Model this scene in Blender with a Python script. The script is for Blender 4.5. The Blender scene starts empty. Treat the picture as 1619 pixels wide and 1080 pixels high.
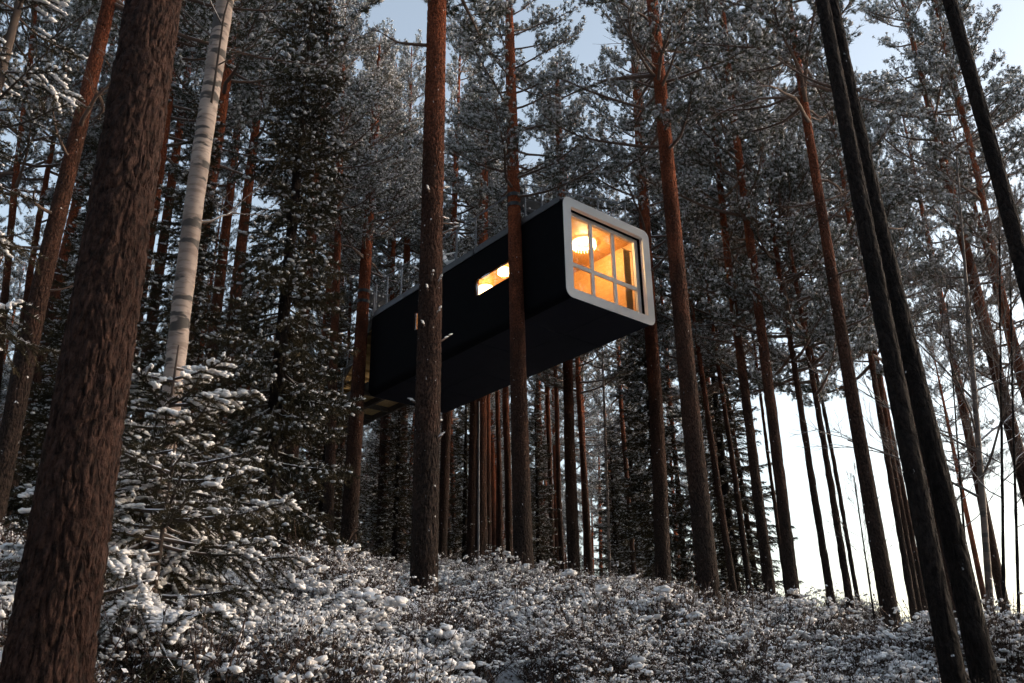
import bpy, bmesh, math, random
import numpy as np
from mathutils import Matrix, Vector

sc = bpy.context.scene
COL = sc.collection
W, H, F = 1619.0, 1080.0, 1400.0          # photograph frame and focal length in its pixels
PITCH, ROLL = 0.39471, -0.0136

# ------------------------------------------------------------------ camera
FWD = np.array([0, math.cos(PITCH), math.sin(PITCH)])
_up = np.array([0, -math.sin(PITCH), math.cos(PITCH)])
_rt = np.array([1.0, 0, 0])
RT = math.cos(ROLL) * _rt + math.sin(ROLL) * _up
UP = -math.sin(ROLL) * _rt + math.cos(ROLL) * _up
cam_d = bpy.data.cameras.new('camera')
cam = bpy.data.objects.new('camera', cam_d)
COL.objects.link(cam)
cam.matrix_world = Matrix(((RT[0], UP[0], -FWD[0], 0), (RT[1], UP[1], -FWD[1], 0), (RT[2], UP[2], -FWD[2], 0), (0, 0, 0, 1)))
cam_d.sensor_width = 36.0
cam_d.lens = 36.0 * F / W
cam_d.clip_start = 0.05
cam_d.clip_end = 6000
sc.camera = cam

# ------------------------------------------------------------------ world, sun, exposure
SUN_AZ = math.radians(76)         # clockwise from +Y (view direction): low on the right
SUN_EL = math.radians(6)
world = bpy.data.worlds.new('World')
sc.world = world
world.use_nodes = True
nt = world.node_tree
nt.nodes.clear()
wo = nt.nodes.new('ShaderNodeOutputWorld')
wb = nt.nodes.new('ShaderNodeBackground')
sky = nt.nodes.new('ShaderNodeTexSky')
sky.sky_type = 'NISHITA'
sky.sun_disc = False
sky.sun_elevation = SUN_EL
sky.sun_rotation = SUN_AZ
sky.air_density = 1.0
sky.dust_density = 3.0
sky.ozone_density = 1.5
hs = nt.nodes.new('ShaderNodeHueSaturation')
hs.inputs['Saturation'].default_value = 0.62
nt.links.new(sky.outputs[0], hs.inputs['Color'])
nt.links.new(hs.outputs[0], wb.inputs[0])
wb.inputs[1].default_value = 0.15
nt.links.new(wb.outputs[0], wo.inputs[0])

sun_d = bpy.data.lights.new('sun', 'SUN')
sun_d.energy = 0.4
sun_d.angle = math.radians(16)
sun_d.color = (1.0, 0.82, 0.68)
sun = bpy.data.objects.new('sun', sun_d)
COL.objects.link(sun)
sd = Vector((math.sin(SUN_AZ) * math.cos(SUN_EL), math.cos(SUN_AZ) * math.cos(SUN_EL), math.sin(SUN_EL)))
sun.rotation_euler = sd.to_track_quat('Z', 'Y').to_euler()
sun.location = (30, -10, 30)

sc.view_settings.view_transform = 'Standard'
sc.view_settings.look = 'None'
sc.view_settings.exposure = 2.1
sc.view_settings.gamma = 1.0
sc.render.engine = 'CYCLES'
sc.cycles.max_bounces = 4
sc.cycles.diffuse_bounces = 2
sc.cycles.use_adaptive_sampling = True
sc.cycles.adaptive_threshold = 0.04
sc.cycles.glossy_bounces = 2
sc.cycles.transmission_bounces = 3
sc.cycles.transparent_max_bounces = 8
sc.cycles.caustics_reflective = False
sc.cycles.caustics_refractive = False
sc.cycles.sample_clamp_indirect = 6.0

# ------------------------------------------------------------------ numeric helpers
def ray(px, py):
    d = FWD * F + RT * (px - W / 2) - UP * (py - H / 2)
    return d / np.linalg.norm(d)

def at(px, py, dist):
    """point seen at a photo pixel, at a horizontal distance from the camera"""
    d = ray(px, py)
    return d * (dist / math.hypot(d[0], d[1]))

def _hash(i, j, k):
    n = (i * 374761393 + j * 668265263 + k * 2147483647 + 1013904223) & 0xFFFFFFFF
    n = ((n ^ (n >> 13)) * 1274126177) & 0xFFFFFFFF
    n = (n ^ (n >> 16)) & 0xFFFFFFFF
    return n / 4294967295.0

def vnoise(P):
    """value noise in 0..1 for an (N,3) array"""
    P = np.asarray(P, float)
    I = np.floor(P).astype(np.int64)
    f = P - I
    u = f * f * (3 - 2 * f)
    r = 0
    for a in (0, 1):
        for b in (0, 1):
            for c in (0, 1):
                w = (u[:, 0] if a else 1 - u[:, 0]) * (u[:, 1] if b else 1 - u[:, 1]) * (u[:, 2] if c else 1 - u[:, 2])
                r = r + w * _hash(I[:, 0] + a, I[:, 1] + b, I[:, 2] + c)
    return r

def nrm(v):
    v = np.asarray(v, float)
    return v / np.maximum(np.linalg.norm(v, axis=-1, keepdims=True), 1e-9)

class MB:
    """collects vertices and faces; build() links them as ONE mesh object"""
    def __init__(s):
        s.v = []; s.f3 = []; s.f4 = []; s.m3 = []; s.m4 = []; s.n = 0
    def add(s, V, Fc, mat=0):
        V = np.asarray(V, float).reshape(-1, 3); Fc = np.asarray(Fc, np.int64)
        if len(Fc) == 0:
            return s
        s.v.append(V)
        if Fc.shape[1] == 3:
            s.f3.append(Fc + s.n); s.m3.append(np.full(len(Fc), mat))
        else:
            s.f4.append(Fc + s.n); s.m4.append(np.full(len(Fc), mat))
        s.n += len(V)
        return s
    def merge(s, o, mat=None, M=None):
        for V in o.v:
            if M is not None:
                V = V @ M[:3, :3].T + M[:3, 3]
            s.v.append(V)
        for a, b in zip(o.f3, o.m3):
            s.f3.append(a + s.n); s.m3.append(b if mat is None else np.full(len(a), mat))
        for a, b in zip(o.f4, o.m4):
            s.f4.append(a + s.n); s.m4.append(b if mat is None else np.full(len(a), mat))
        s.n += o.n
        return s
    def box(s, a, b, mat=0):
        (x0, y0, z0), (x1, y1, z1) = a, b
        V = [(x0, y0, z0), (x1, y0, z0), (x1, y1, z0), (x0, y1, z0), (x0, y0, z1), (x1, y0, z1), (x1, y1, z1), (x0, y1, z1)]
        return s.add(V, [(0, 3, 2, 1), (4, 5, 6, 7), (0, 1, 5, 4), (1, 2, 6, 5), (2, 3, 7, 6), (3, 0, 4, 7)], mat)
    def tube(s, path, rad, sides=6, mat=0, cap=True):
        P = np.asarray(path, float); n = len(P)
        R = np.broadcast_to(np.asarray(rad, float), (n,))
        T = nrm(np.gradient(P, axis=0))
        ref = np.array([0, 0, 1.0]) if abs(T[0][2]) < 0.9 else np.array([1.0, 0, 0])
        A = nrm(np.cross(T, ref)); B = np.cross(T, A)
        th = np.arange(sides) * 2 * math.pi / sides
        V = P[:, None, :] + R[:, None, None] * (np.cos(th)[None, :, None] * A[:, None, :] + np.sin(th)[None, :, None] * B[:, None, :])
        i = np.arange(n - 1)[:, None] * sides; j = np.arange(sides)[None, :]; k = (j + 1) % sides
        Fq = np.stack([i + j, i + k, i + sides + k, i + sides + j], -1).reshape(-1, 4)
        s.add(V, Fq, mat)
        if cap:
            for e, ring in ((0, 0), (n - 1, (n - 1) * sides)):
                Vc = np.vstack([V[e], P[e][None]])
                s.add(Vc, [(a, (a + 1) % sides, sides) if e else ((a + 1) % sides, a, sides) for a in range(sides)], mat)
        return s
    def mesh(s, name, mats, smooth=True):
        me = bpy.data.meshes.new(name)
        V = np.concatenate(s.v) if s.v else np.zeros((0, 3))
        f3 = np.concatenate(s.f3) if s.f3 else np.zeros((0, 3), np.int64)
        f4 = np.concatenate(s.f4) if s.f4 else np.zeros((0, 4), np.int64)
        m = np.concatenate(s.m3 + s.m4) if (s.m3 or s.m4) else np.zeros(0)
        loops = np.concatenate([f3.ravel(), f4.ravel()]).astype(np.int32)
        starts = np.concatenate([np.arange(len(f3)) * 3, len(f3) * 3 + np.arange(len(f4)) * 4]).astype(np.int32)
        me.vertices.add(len(V)); me.vertices.foreach_set('co', V.astype(np.float32).ravel())
        me.loops.add(len(loops)); me.loops.foreach_set('vertex_index', loops)
        me.polygons.add(len(starts)); me.polygons.foreach_set('loop_start', starts)
        me.polygons.foreach_set('material_index', m.astype(np.int32))
        me.polygons.foreach_set('use_smooth', np.full(len(starts), bool(smooth)))
        for x in (mats if isinstance(mats, (list, tuple)) else [mats]):
            me.materials.append(x)
        me.update(calc_edges=True)
        return me
    def build(s, name, mats, parent=None, smooth=True):
        return link(name, s.mesh(name, mats, smooth), parent)

def link(name, data, parent=None):
    o = bpy.data.objects.new(name, data)
    COL.objects.link(o)
    if parent is not None:
        o.parent = parent
    return o

def tag(o, label=None, cat=None, group=None, kind=None):
    if label: o['label'] = label
    if cat: o['category'] = cat
    if group: o['group'] = group
    if kind: o['kind'] = kind
    return o

def empty(name, loc=(0, 0, 0), rz=0.0):
    o = link(name, None)
    o.location = loc
    o.rotation_euler = (0, 0, rz)
    o.empty_display_size = 0.3
    return o

def ico(sub):
    bm = bmesh.new()
    bmesh.ops.create_icosphere(bm, subdivisions=sub, radius=1.0)
    V = np.array([v.co[:] for v in bm.verts]); Fc = np.array([[v.index for v in f.verts] for f in bm.faces])
    bm.free()
    return V, Fc
ICO1 = ico(1); ICO2 = ico(2)

def lumps(mb, C, S, rng, tmpl=ICO2, rough=0.35, mat=0, axis=None):
    """snow lumps: noisy flattened balls at centres C with radii S (N,3); axis = heading of each lump's x radius"""
    C = np.asarray(C, float); S = np.asarray(S, float); N = len(C)
    if N == 0:
        return
    T, Fc = tmpl
    off = rng.uniform(-50, 50, (N, 1, 3))
    Q = (T[None] * 1.6 + off).reshape(-1, 3)
    nz = 1 + rough * (vnoise(Q).reshape(N, -1, 1) * 2 - 1)
    L = T[None] * nz * S[:, None, :]
    if axis is not None:
        ca, sa = np.cos(axis)[:, None], np.sin(axis)[:, None]
        L = np.stack([L[..., 0] * ca - L[..., 1] * sa, L[..., 0] * sa + L[..., 1] * ca, L[..., 2]], -1)
    V = C[:, None, :] + L
    Fa = Fc[None] + (np.arange(N) * len(T))[:, None, None]
    mb.add(V, Fa.reshape(-1, 3), mat)

def needles(P, D, K, ln, wd, spread, rng, back=0.06):
    """K needle triangles round each shoot tip P pointing along D -> (M,3,3) triangle corners and needle directions"""
    N = len(P)
    P = np.repeat(P, K, 0); D = np.repeat(D, K, 0)
    d = nrm(D + spread * rng.normal(size=P.shape))
    b = P - D * (rng.random((len(P), 1)) * back)
    l = ln * rng.uniform(0.7, 1.15, (len(P), 1))
    s = nrm(np.cross(d, rng.normal(size=P.shape))) * (wd * 0.5)
    return np.stack([b - s, b + s, b + d * l], 1), d

def tris(mb, T, mat=0):
    mb.add(T.reshape(-1, 3), np.arange(len(T) * 3).reshape(-1, 3), mat)

# ------------------------------------------------------------------ materials
def mat(name):
    m = bpy.data.materials.new(name)
    m.use_nodes = True
    t = m.node_tree
    b = t.nodes['Principled BSDF']
    return m, t, b

def N(t, kind, **kw):
    n = t.nodes.new(kind)
    for k, v in kw.items():
        if k in n.inputs: n.inputs[k].default_value = v
        else: setattr(n, k, v)
    return n

def ramp(t, fac, stops):
    r = t.nodes.new('ShaderNodeValToRGB')
    e = r.color_ramp.elements
    while len(e) < len(stops): e.new(0.5)
    for x, (p, c) in zip(e, stops):
        x.position = p; x.color = (*c, 1) if len(c) == 3 else c
    t.links.new(fac, r.inputs[0])
    return r

def mix(t, fac, a, b):
    n = t.nodes.new('ShaderNodeMix'); n.data_type = 'RGBA'
    for s, v in ((n.inputs[0], fac), (n.inputs[6], a), (n.inputs[7], b)):
        if hasattr(v, 'links'): t.links.new(v, s)
        else: s.default_value = v if not isinstance(v, tuple) else (*v, 1) if len(v) == 3 else v
    return n.outputs[2]

def mth(t, op, a, b=0.0, clamp=False):
    n = t.nodes.new('ShaderNodeMath'); n.operation = op; n.use_clamp = clamp
    for s, v in ((n.inputs[0], a), (n.inputs[1], b)):
        if hasattr(v, 'links'): t.links.new(v, s)
        else: s.default_value = v
    return n.outputs[0]

def coords(t, scale=(1, 1, 1), rand=True):
    tc = t.nodes.new('ShaderNodeTexCoord')
    mp = t.nodes.new('ShaderNodeMapping')
    mp.inputs['Scale'].default_value = scale
    t.links.new(tc.outputs['Object'], mp.inputs[0])
    if rand:
        oi = t.nodes.new('ShaderNodeObjectInfo')
        v = t.nodes.new('ShaderNodeVectorMath'); v.operation = 'SCALE'; v.inputs[0].default_value = (37, 61, 13)
        t.links.new(oi.outputs['Random'], v.inputs['Scale'])
        t.links.new(v.outputs[0], mp.inputs['Location'])
    return mp.outputs[0], tc

SNOW_C = (0.80, 0.81, 0.84)
def snow_top(t, base, lo=0.35, hi=0.7, vec=None, nscale=9.0):
    """snow lying on upward faces"""
    g = t.nodes.new('ShaderNodeNewGeometry')
    sp = t.nodes.new('ShaderNodeSeparateXYZ'); t.links.new(g.outputs['Normal'], sp.inputs[0])
    nz = N(t, 'ShaderNodeTexNoise', Scale=nscale, Detail=3.0)
    if vec is not None: t.links.new(vec, nz.inputs['Vector'])
    s = mth(t, 'ADD', sp.outputs[2], mth(t, 'MULTIPLY', mth(t, 'SUBTRACT', nz.outputs['Fac'], 0.5), 0.9))
    mr = t.nodes.new('ShaderNodeMapRange'); mr.inputs[1].default_value = lo; mr.inputs[2].default_value = hi
    t.links.new(s, mr.inputs[0])
    return mix(t, mr.outputs[0], base, SNOW_C)

def make_bark(name, low, mid, high, z0, z1, fleck=0.71, hi_c=(0.17, 0.10, 0.075)):
    m, t, b = mat(name)
    v, tc = coords(t, (1, 1, 1))
    vs, _ = coords(t, (13, 13, 4.6))
    vf, _ = coords(t, (5, 5, 2.2))
    plate = N(t, 'ShaderNodeTexVoronoi', Scale=1.0); plate.feature = 'DISTANCE_TO_EDGE'
    warp = N(t, 'ShaderNodeTexNoise', Scale=0.8, Detail=4.0)
    t.links.new(vs, warp.inputs['Vector'])
    wv = t.nodes.new('ShaderNodeVectorMath'); wv.operation = 'MULTIPLY_ADD'
    t.links.new(warp.outputs['Color'], wv.inputs[0]); wv.inputs[1].default_value = (1.3, 1.3, 1.3); t.links.new(vs, wv.inputs[2])
    t.links.new(wv.outputs[0], plate.inputs['Vector'])
    fine = N(t, 'ShaderNodeTexNoise', Scale=3.0, Detail=6.0, Roughness=0.65)
    t.links.new(vs, fine.inputs['Vector'])
    # the pine's own colouring: grey brown and furrowed below, thin and orange higher up
    sp = t.nodes.new('ShaderNodeSeparateXYZ'); t.links.new(tc.outputs['Object'], sp.inputs[0])
    big = N(t, 'ShaderNodeTexNoise', Scale=0.6, Detail=4.0); t.links.new(vf, big.inputs['Vector'])
    hz = mth(t, 'ADD', sp.outputs[2], mth(t, 'MULTIPLY', mth(t, 'SUBTRACT', big.outputs['Fac'], 0.5), 5.0))
    mr = t.nodes.new('ShaderNodeMapRange'); mr.inputs[1].default_value = z0; mr.inputs[2].default_value = z1
    t.links.new(hz, mr.inputs[0])
    c0 = ramp(t, mr.outputs[0], [(0.0, low), (0.45, mid), (1.0, high)])
    c1 = mix(t, ramp(t, fine.outputs['Fac'], [(0.48, (0, 0, 0)), (0.8, (0.45, 0.45, 0.45))]).outputs[0], c0.outputs[0], hi_c)
    vm, _ = coords(t, (27, 27, 15))
    micro = N(t, 'ShaderNodeTexNoise', Scale=1.6, Detail=5.0, Roughness=0.7); t.links.new(vm, micro.inputs['Vector'])
    fk_ = t.nodes.new('ShaderNodeMix'); fk_.data_type = 'RGBA'; fk_.blend_type = 'MULTIPLY'; fk_.inputs[0].default_value = 1.0
    flk = t.nodes.new('ShaderNodeMapRange'); flk.inputs[1].default_value = 0.36; flk.inputs[2].default_value = 0.66; flk.inputs[3].default_value = 0.22; flk.inputs[4].default_value = 1.9
    t.links.new(micro.outputs['Fac'], flk.inputs[0])
    t.links.new(c1, fk_.inputs[6]); t.links.new(flk.outputs[0], fk_.inputs[7])
    c1 = fk_.outputs[2]
    dk = t.nodes.new('ShaderNodeMix'); dk.data_type = 'RGBA'; dk.blend_type = 'MULTIPLY'
    dk.inputs[0].default_value = 0.75
    t.links.new(c1, dk.inputs[6])
    t.links.new(ramp(t, big.outputs['Fac'], [(0.3, (0.45, 0.4, 0.38)), (0.62, (1, 1, 1))]).outputs[0], dk.inputs[7])
    # small flecks of snow caught on the flakes
    fl = N(t, 'ShaderNodeTexNoise', Scale=16.0, Detail=3.0)
    v3, _ = coords(t, (1, 1, 0.8)); t.links.new(v3, fl.inputs['Vector'])
    fk = ramp(t, fl.outputs['Fac'], [(fleck, (0, 0, 0)), (fleck + 0.05, (1, 1, 1))])
    c2 = mix(t, fk.outputs[0], dk.outputs[2], SNOW_C)
    t.links.new(snow_top(t, c2, 0.75, 0.95, v, 6.0), b.inputs['Base Color'])
    b.inputs['Roughness'].default_value = 0.9
    b.inputs['Specular IOR Level'].default_value = 0.15
    pl = ramp(t, plate.outputs['Distance'], [(0.0, (0, 0, 0)), (0.22, (1, 1, 1))])
    hgt = mth(t, 'ADD', mth(t, 'ADD', mth(t, 'MULTIPLY', pl.outputs[0], 0.6), mth(t, 'MULTIPLY', fine.outputs['Fac'], 0.7)), mth(t, 'MULTIPLY', micro.outputs['Fac'], 0.55))
    bp = N(t, 'ShaderNodeBump', Strength=1.0, Distance=0.035)
    t.links.new(hgt, bp.inputs['Height'])
    t.links.new(bp.outputs[0], b.inputs['Normal'])
    return m

M = {}
M['pine_bark'] = make_bark('pine_bark', (0.026, 0.018, 0.015), (0.055, 0.024, 0.015), (0.20, 0.054, 0.022), 2.0, 11.0, hi_c=(0.085, 0.055, 0.044))
M['old_bark'] = make_bark('old_bark', (0.034, 0.018, 0.014), (0.040, 0.021, 0.015), (0.15, 0.055, 0.028), 4.0, 14.0, 0.80, (0.115, 0.066, 0.05))
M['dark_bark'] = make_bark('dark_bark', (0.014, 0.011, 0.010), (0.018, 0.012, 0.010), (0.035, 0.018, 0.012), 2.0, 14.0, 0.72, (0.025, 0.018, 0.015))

def make_branch_wood(name, c, lo, hi):
    m, t, b = mat(name)
    v, _ = coords(t)
    nz = N(t, 'ShaderNodeTexNoise', Scale=12.0, Detail=3.0); t.links.new(v, nz.inputs['Vector'])
    base = mix(t, nz.outputs['Fac'], tuple(x * 0.6 for x in c), tuple(x * 1.4 for x in c))
    t.links.new(snow_top(t, base, lo, hi, v, 5.0), b.inputs['Base Color'])
    b.inputs['Roughness'].default_value = 0.9
    return m
M['limb'] = make_branch_wood('limb_bark', (0.10, 0.062, 0.045), 0.62, 0.85)
M['twig'] = make_branch_wood('twig_bark', (0.055, 0.038, 0.03), 0.55, 0.85)
M['bare'] = make_branch_wood('bare_twig_bark', (0.09, 0.07, 0.06), 0.6, 0.9)

def make_leafy(name, a, bb, scale=3.0, rough=0.75, trans=0.0):
    m, t, b = mat(name)
    v, _ = coords(t)
    nz = N(t, 'ShaderNodeTexNoise', Scale=scale, Detail=3.0); t.links.new(v, nz.inputs['Vector'])
    t.links.new(ramp(t, nz.outputs['Fac'], [(0.3, a), (0.7, bb)]).outputs[0], b.inputs['Base Color'])
    b.inputs['Roughness'].default_value = rough
    b.inputs['Specular IOR Level'].default_value = 0.2
    return m
M['pine_needle'] = make_leafy('pine_needles', (0.028, 0.034, 0.02), (0.07, 0.07, 0.042), 1.2)
M['spruce_needle'] = make_leafy('spruce_needles', (0.022, 0.022, 0.013), (0.07, 0.052, 0.026), 1.4)
M['shrub_leaf'] = make_leafy('shrub_leaves', (0.020, 0.017, 0.012), (0.062, 0.038, 0.027), 14.0)
M['stem'] = make_leafy('shrub_stems', (0.04, 0.028, 0.022), (0.08, 0.05, 0.04), 10.0)

def make_snow(name, c, bump, scale, dist=0.02):
    m, t, b = mat(name)
    v, _ = coords(t, rand=False)
    nz = N(t, 'ShaderNodeTexNoise', Scale=scale, Detail=5.0, Roughness=0.6); t.links.new(v, nz.inputs['Vector'])
    t.links.new(mix(t, nz.outputs['Fac'], tuple(x * 0.9 for x in c), c), b.inputs['Base Color'])
    b.inputs['Roughness'].default_value = 0.65
    b.inputs['Specular IOR Level'].default_value = 0.25
    bp = N(t, 'ShaderNodeBump', Strength=bump, Distance=dist)
    t.links.new(nz.outputs['Fac'], bp.inputs['Height']); t.links.new(bp.outputs[0], b.inputs['Normal'])
    return m
M['snow'] = make_snow('snow_lumps', (0.84, 0.83, 0.84), 0.4, 60.0)
M['frost'] = make_snow('frosted_needles', (0.62, 0.63, 0.66), 0.0, 5.0)

def make_ground():
    m, t, b = mat('snowy_ground')
    v, _ = coords(t, rand=False)
    n1 = N(t, 'ShaderNodeTexNoise', Scale=1.6, Detail=5.0, Roughness=0.6); t.links.new(v, n1.inputs['Vector'])
    n2 = N(t, 'ShaderNodeTexNoise', Scale=22.0, Detail=6.0, Roughness=0.65); t.links.new(v, n2.inputs['Vector'])
    litter = ramp(t, mth(t, 'ADD', mth(t, 'MULTIPLY', n1.outputs['Fac'], 0.45), mth(t, 'MULTIPLY', n2.outputs['Fac'], 0.6)), [(0.53, (0, 0, 0)), (0.60, (1, 1, 1))])
    t.links.new(mix(t, litter.outputs[0], (0.80, 0.81, 0.85), (0.10, 0.075, 0.055)), b.inputs['Base Color'])
    b.inputs['Roughness'].default_value = 0.75
    bp = N(t, 'ShaderNodeBump', Strength=0.8, Distance=0.06)
    t.links.new(n2.outputs['Fac'], bp.inputs['Height']); t.links.new(bp.outputs[0], b.inputs['Normal'])
    return m
M['ground'] = make_ground()

def make_birch(name='birch_bark', k=1.0):
    m, t, b = mat(name)
    v, tc = coords(t, (2.2, 2.2, 9.0))
    v2, _ = coords(t, (1.0, 1.0, 3.2))
    n1 = N(t, 'ShaderNodeTexNoise', Scale=2.2, Detail=4.0, Roughness=0.6); t.links.new(v, n1.inputs['Vector'])
    n2 = N(t, 'ShaderNodeTexNoise', Scale=2.6, Detail=4.0); t.links.new(v2, n2.inputs['Vector'])
    n3 = N(t, 'ShaderNodeTexNoise', Scale=0.7, Detail=2.0); t.links.new(v2, n3.inputs['Vector'])
    pale = ramp(t, n3.outputs['Fac'], [(0.3, (0.15 * k, 0.11 * k, 0.092 * k)), (0.7, (0.34 * k, 0.275 * k, 0.24 * k))])
    lent = ramp(t, n1.outputs['Fac'], [(0.50, (0, 0, 0)), (0.60, (1, 1, 1))])
    scar = ramp(t, n2.outputs['Fac'], [(0.555, (0, 0, 0)), (0.60, (1, 1, 1))])
    c = mix(t, mth(t, 'MULTIPLY', lent.outputs[0], 0.75), pale.outputs[0], (0.13, 0.09, 0.075))
    c = mix(t, scar.outputs[0], c, (0.035, 0.028, 0.025))
    t.links.new(c, b.inputs['Base Color'])
    b.inputs['Roughness'].default_value = 0.7
    bp = N(t, 'ShaderNodeBump', Strength=0.6, Distance=0.01)
    t.links.new(n1.outputs['Fac'], bp.inputs['Height']); t.links.new(bp.outputs[0], b.inputs['Normal'])
    return m
M['birch_bark'] = make_birch()
M['silhouette_birch'] = make_birch('silhouette_birch_bark', 0.4)  # birch bark with its pale tones darkened: the stem's silhouette put into the colour

def plain(name, c, rough=0.6, metal=0.0, nscale=8.0, var=0.15, bump=0.0, spec=0.5):
    m, t, b = mat(name)
    v, _ = coords(t, rand=False)
    nz = N(t, 'ShaderNodeTexNoise', Scale=nscale, Detail=5.0); t.links.new(v, nz.inputs['Vector'])
    t.links.new(mix(t, nz.outputs['Fac'], tuple(x * (1 - var) for x in c), tuple(min(1, x * (1 + var)) for x in c)), b.inputs['Base Color'])
    b.inputs['Roughness'].default_value = rough
    b.inputs['Metallic'].default_value = metal
    b.inputs['Specular IOR Level'].default_value = spec
    if bump:
        bp = N(t, 'ShaderNodeBump', Strength=bump, Distance=0.005)
        t.links.new(nz.outputs['Fac'], bp.inputs['Height']); t.links.new(bp.outputs[0], b.inputs['Normal'])
    return m
M['black'] = plain('black_cladding', (0.004, 0.004, 0.0055), 0.8, 0, 3, 0.3, spec=0.06)
M['under'] = plain('underside_panels', (0.008, 0.009, 0.015), 0.7, 0, 2, 0.4, spec=0.12)
M['white'] = plain('white_front_paint', (0.90, 0.89, 0.88), 0.45, 0, 4, 0.05)
M['winframe'] = plain('window_frame_paint', (0.90, 0.88, 0.86), 0.5, 0, 6, 0.03)
M['steel'] = plain('galvanised_steel', (0.20, 0.21, 0.23), 0.5, 0.5, 12, 0.2)
M['trim'] = plain('roof_edge_sheet', (0.13, 0.135, 0.15), 0.5, 0.5, 9, 0.25)
M['iron'] = plain('black_iron', (0.02, 0.02, 0.022), 0.5, 0.3, 9, 0.3)
M['bolt'] = plain('bolt_heads', (0.5, 0.5, 0.52), 0.4, 0.6)
M['snowcap'] = make_snow('settled_snow', (0.82, 0.82, 0.84), 0.5, 18.0)

def wood(name, a, bb, sc_=(1, 14, 14), rough=0.55):
    m, t, b = mat(name)
    v, _ = coords(t, sc_)
    nz = N(t, 'ShaderNodeTexNoise', Scale=2.0, Detail=6.0, Roughness=0.6, Distortion=0.6); t.links.new(v, nz.inputs['Vector'])
    t.links.new(ramp(t, nz.outputs['Fac'], [(0.3, a), (0.7, bb)]).outputs[0], b.inputs['Base Color'])
    b.inputs['Roughness'].default_value = rough
    return m
M['ply'] = wood('birch_plywood', (0.44, 0.23, 0.085), (0.58, 0.33, 0.13), (6, 0.8, 6))
M['floor'] = wood('floor_boards', (0.36, 0.2, 0.1), (0.45, 0.27, 0.13), (10, 0.8, 6))
M['timber'] = wood('bridge_timber', (0.38, 0.27, 0.12), (0.55, 0.40, 0.19), (8, 1, 8), 0.8)
M['timber_dark'] = wood('weathered_timber', (0.05, 0.042, 0.036), (0.10, 0.085, 0.07), (8, 1, 8), 0.85)

def make_glass():
    m, t, b = mat('window_glass')
    t.nodes.remove(b)
    tr = t.nodes.new('ShaderNodeBsdfTransparent'); tr.inputs[0].default_value = (0.93, 0.95, 0.94, 1)
    gl = t.nodes.new('ShaderNodeBsdfGlossy'); gl.inputs['Roughness'].default_value = 0.01
    lw = t.nodes.new('ShaderNodeLayerWeight'); lw.inputs[0].default_value = 0.5
    k = mth(t, 'ADD', mth(t, 'MULTIPLY', mth(t, 'POWER', lw.outputs['Facing'], 4.0), 0.8), 0.08, True)
    mx = t.nodes.new('ShaderNodeMixShader')
    t.links.new(k, mx.inputs[0]); t.links.new(tr.outputs[0], mx.inputs[1]); t.links.new(gl.outputs[0], mx.inputs[2])
    t.links.new(mx.outputs[0], t.nodes['Material Output'].inputs[0])
    return m
M['glass'] = make_glass()

def emit(name, c, s):
    m, t, b = mat(name)
    b.inputs['Base Color'].default_value = (0.8, 0.7, 0.5, 1)
    b.inputs['Emission Color'].default_value = (*c, 1)
    b.inputs['Emission Strength'].default_value = s
    return m
M['curtain'] = plain('curtain_cloth', (0.5, 0.32, 0.15), 0.9, 0, 30, 0.2)
M['lamp'] = emit('glowing_lamp_shade', (1.0, 0.60, 0.24), 2.6)

# ------------------------------------------------------------------ ground
CX = [-200, 0, 200, 400, 548, 700, 850, 1000, 1130, 1260, 1400, 1500, 1619, 1900]
CY = [872, 872, 882, 898, 908, 928, 946, 954, 966, 996, 1020, 1034, 1046, 1050]
CR = [30, 30, 30, 30, 30, 29, 27, 25, 23, 21, 20, 20, 20, 20]
_az, _el = [], []
for x, y in zip(CX, CY):
    d = ray(x, y)
    _az.append(math.atan2(d[0], d[1])); _el.append(d[2] / math.hypot(d[0], d[1]))

def gz(X, Y, bumps=True):
    X = np.asarray(X, float); Y = np.asarray(Y, float)
    r = np.hypot(X, Y); a = np.arctan2(X, Y)
    rc = np.interp(a, _az, CR); zc = rc * np.interp(a, _az, _el)
    back = np.clip((np.abs(a) - 0.75) / 1.6, 0, 1)          # behind the camera the slope runs on downhill
    back = back * back * (3 - 2 * back)
    R0 = np.interp(a, [0.08, 0.42], [4.5, 8.2])
    s = (r - R0) / (rc - R0)
    z0 = 0.02
    z = np.where(s < 0, z0 + (-1.5 - z0) * np.clip(1 - r / R0, 0, 1) ** 1.15, z0 + (zc - z0) * np.clip(s, 0, 1) ** 1.03)
    q = np.maximum(r - rc, 0)
    z = z + np.where(q > 0, 0.10 * q * np.exp(-q / 9.0) - 0.055 * np.maximum(q - 8, 0) ** 1.02, 0)
    z = np.maximum(z, -130)
    zb = -1.5 - 0.12 * r
    zb = np.maximum(zb, -130)
    z = z * (1 - back) + zb * back
    if bumps:
        P = np.stack([X.ravel() * 0.8, Y.ravel() * 0.8, np.zeros(X.size)], -1)
        n = vnoise(P) * 0.62 + vnoise(P * 2.3 + 7.0) * 0.30 + vnoise(P * 9.0 + 3.0) * 0.05 + vnoise(P * 0.42 + 11.0) * 0.7 - 0.83
        z = z + n.reshape(X.shape) * np.clip(r / 3.0, 0.2, 1) * np.clip(1.6 - r / 60, 0.3, 1)
    return z

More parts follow.
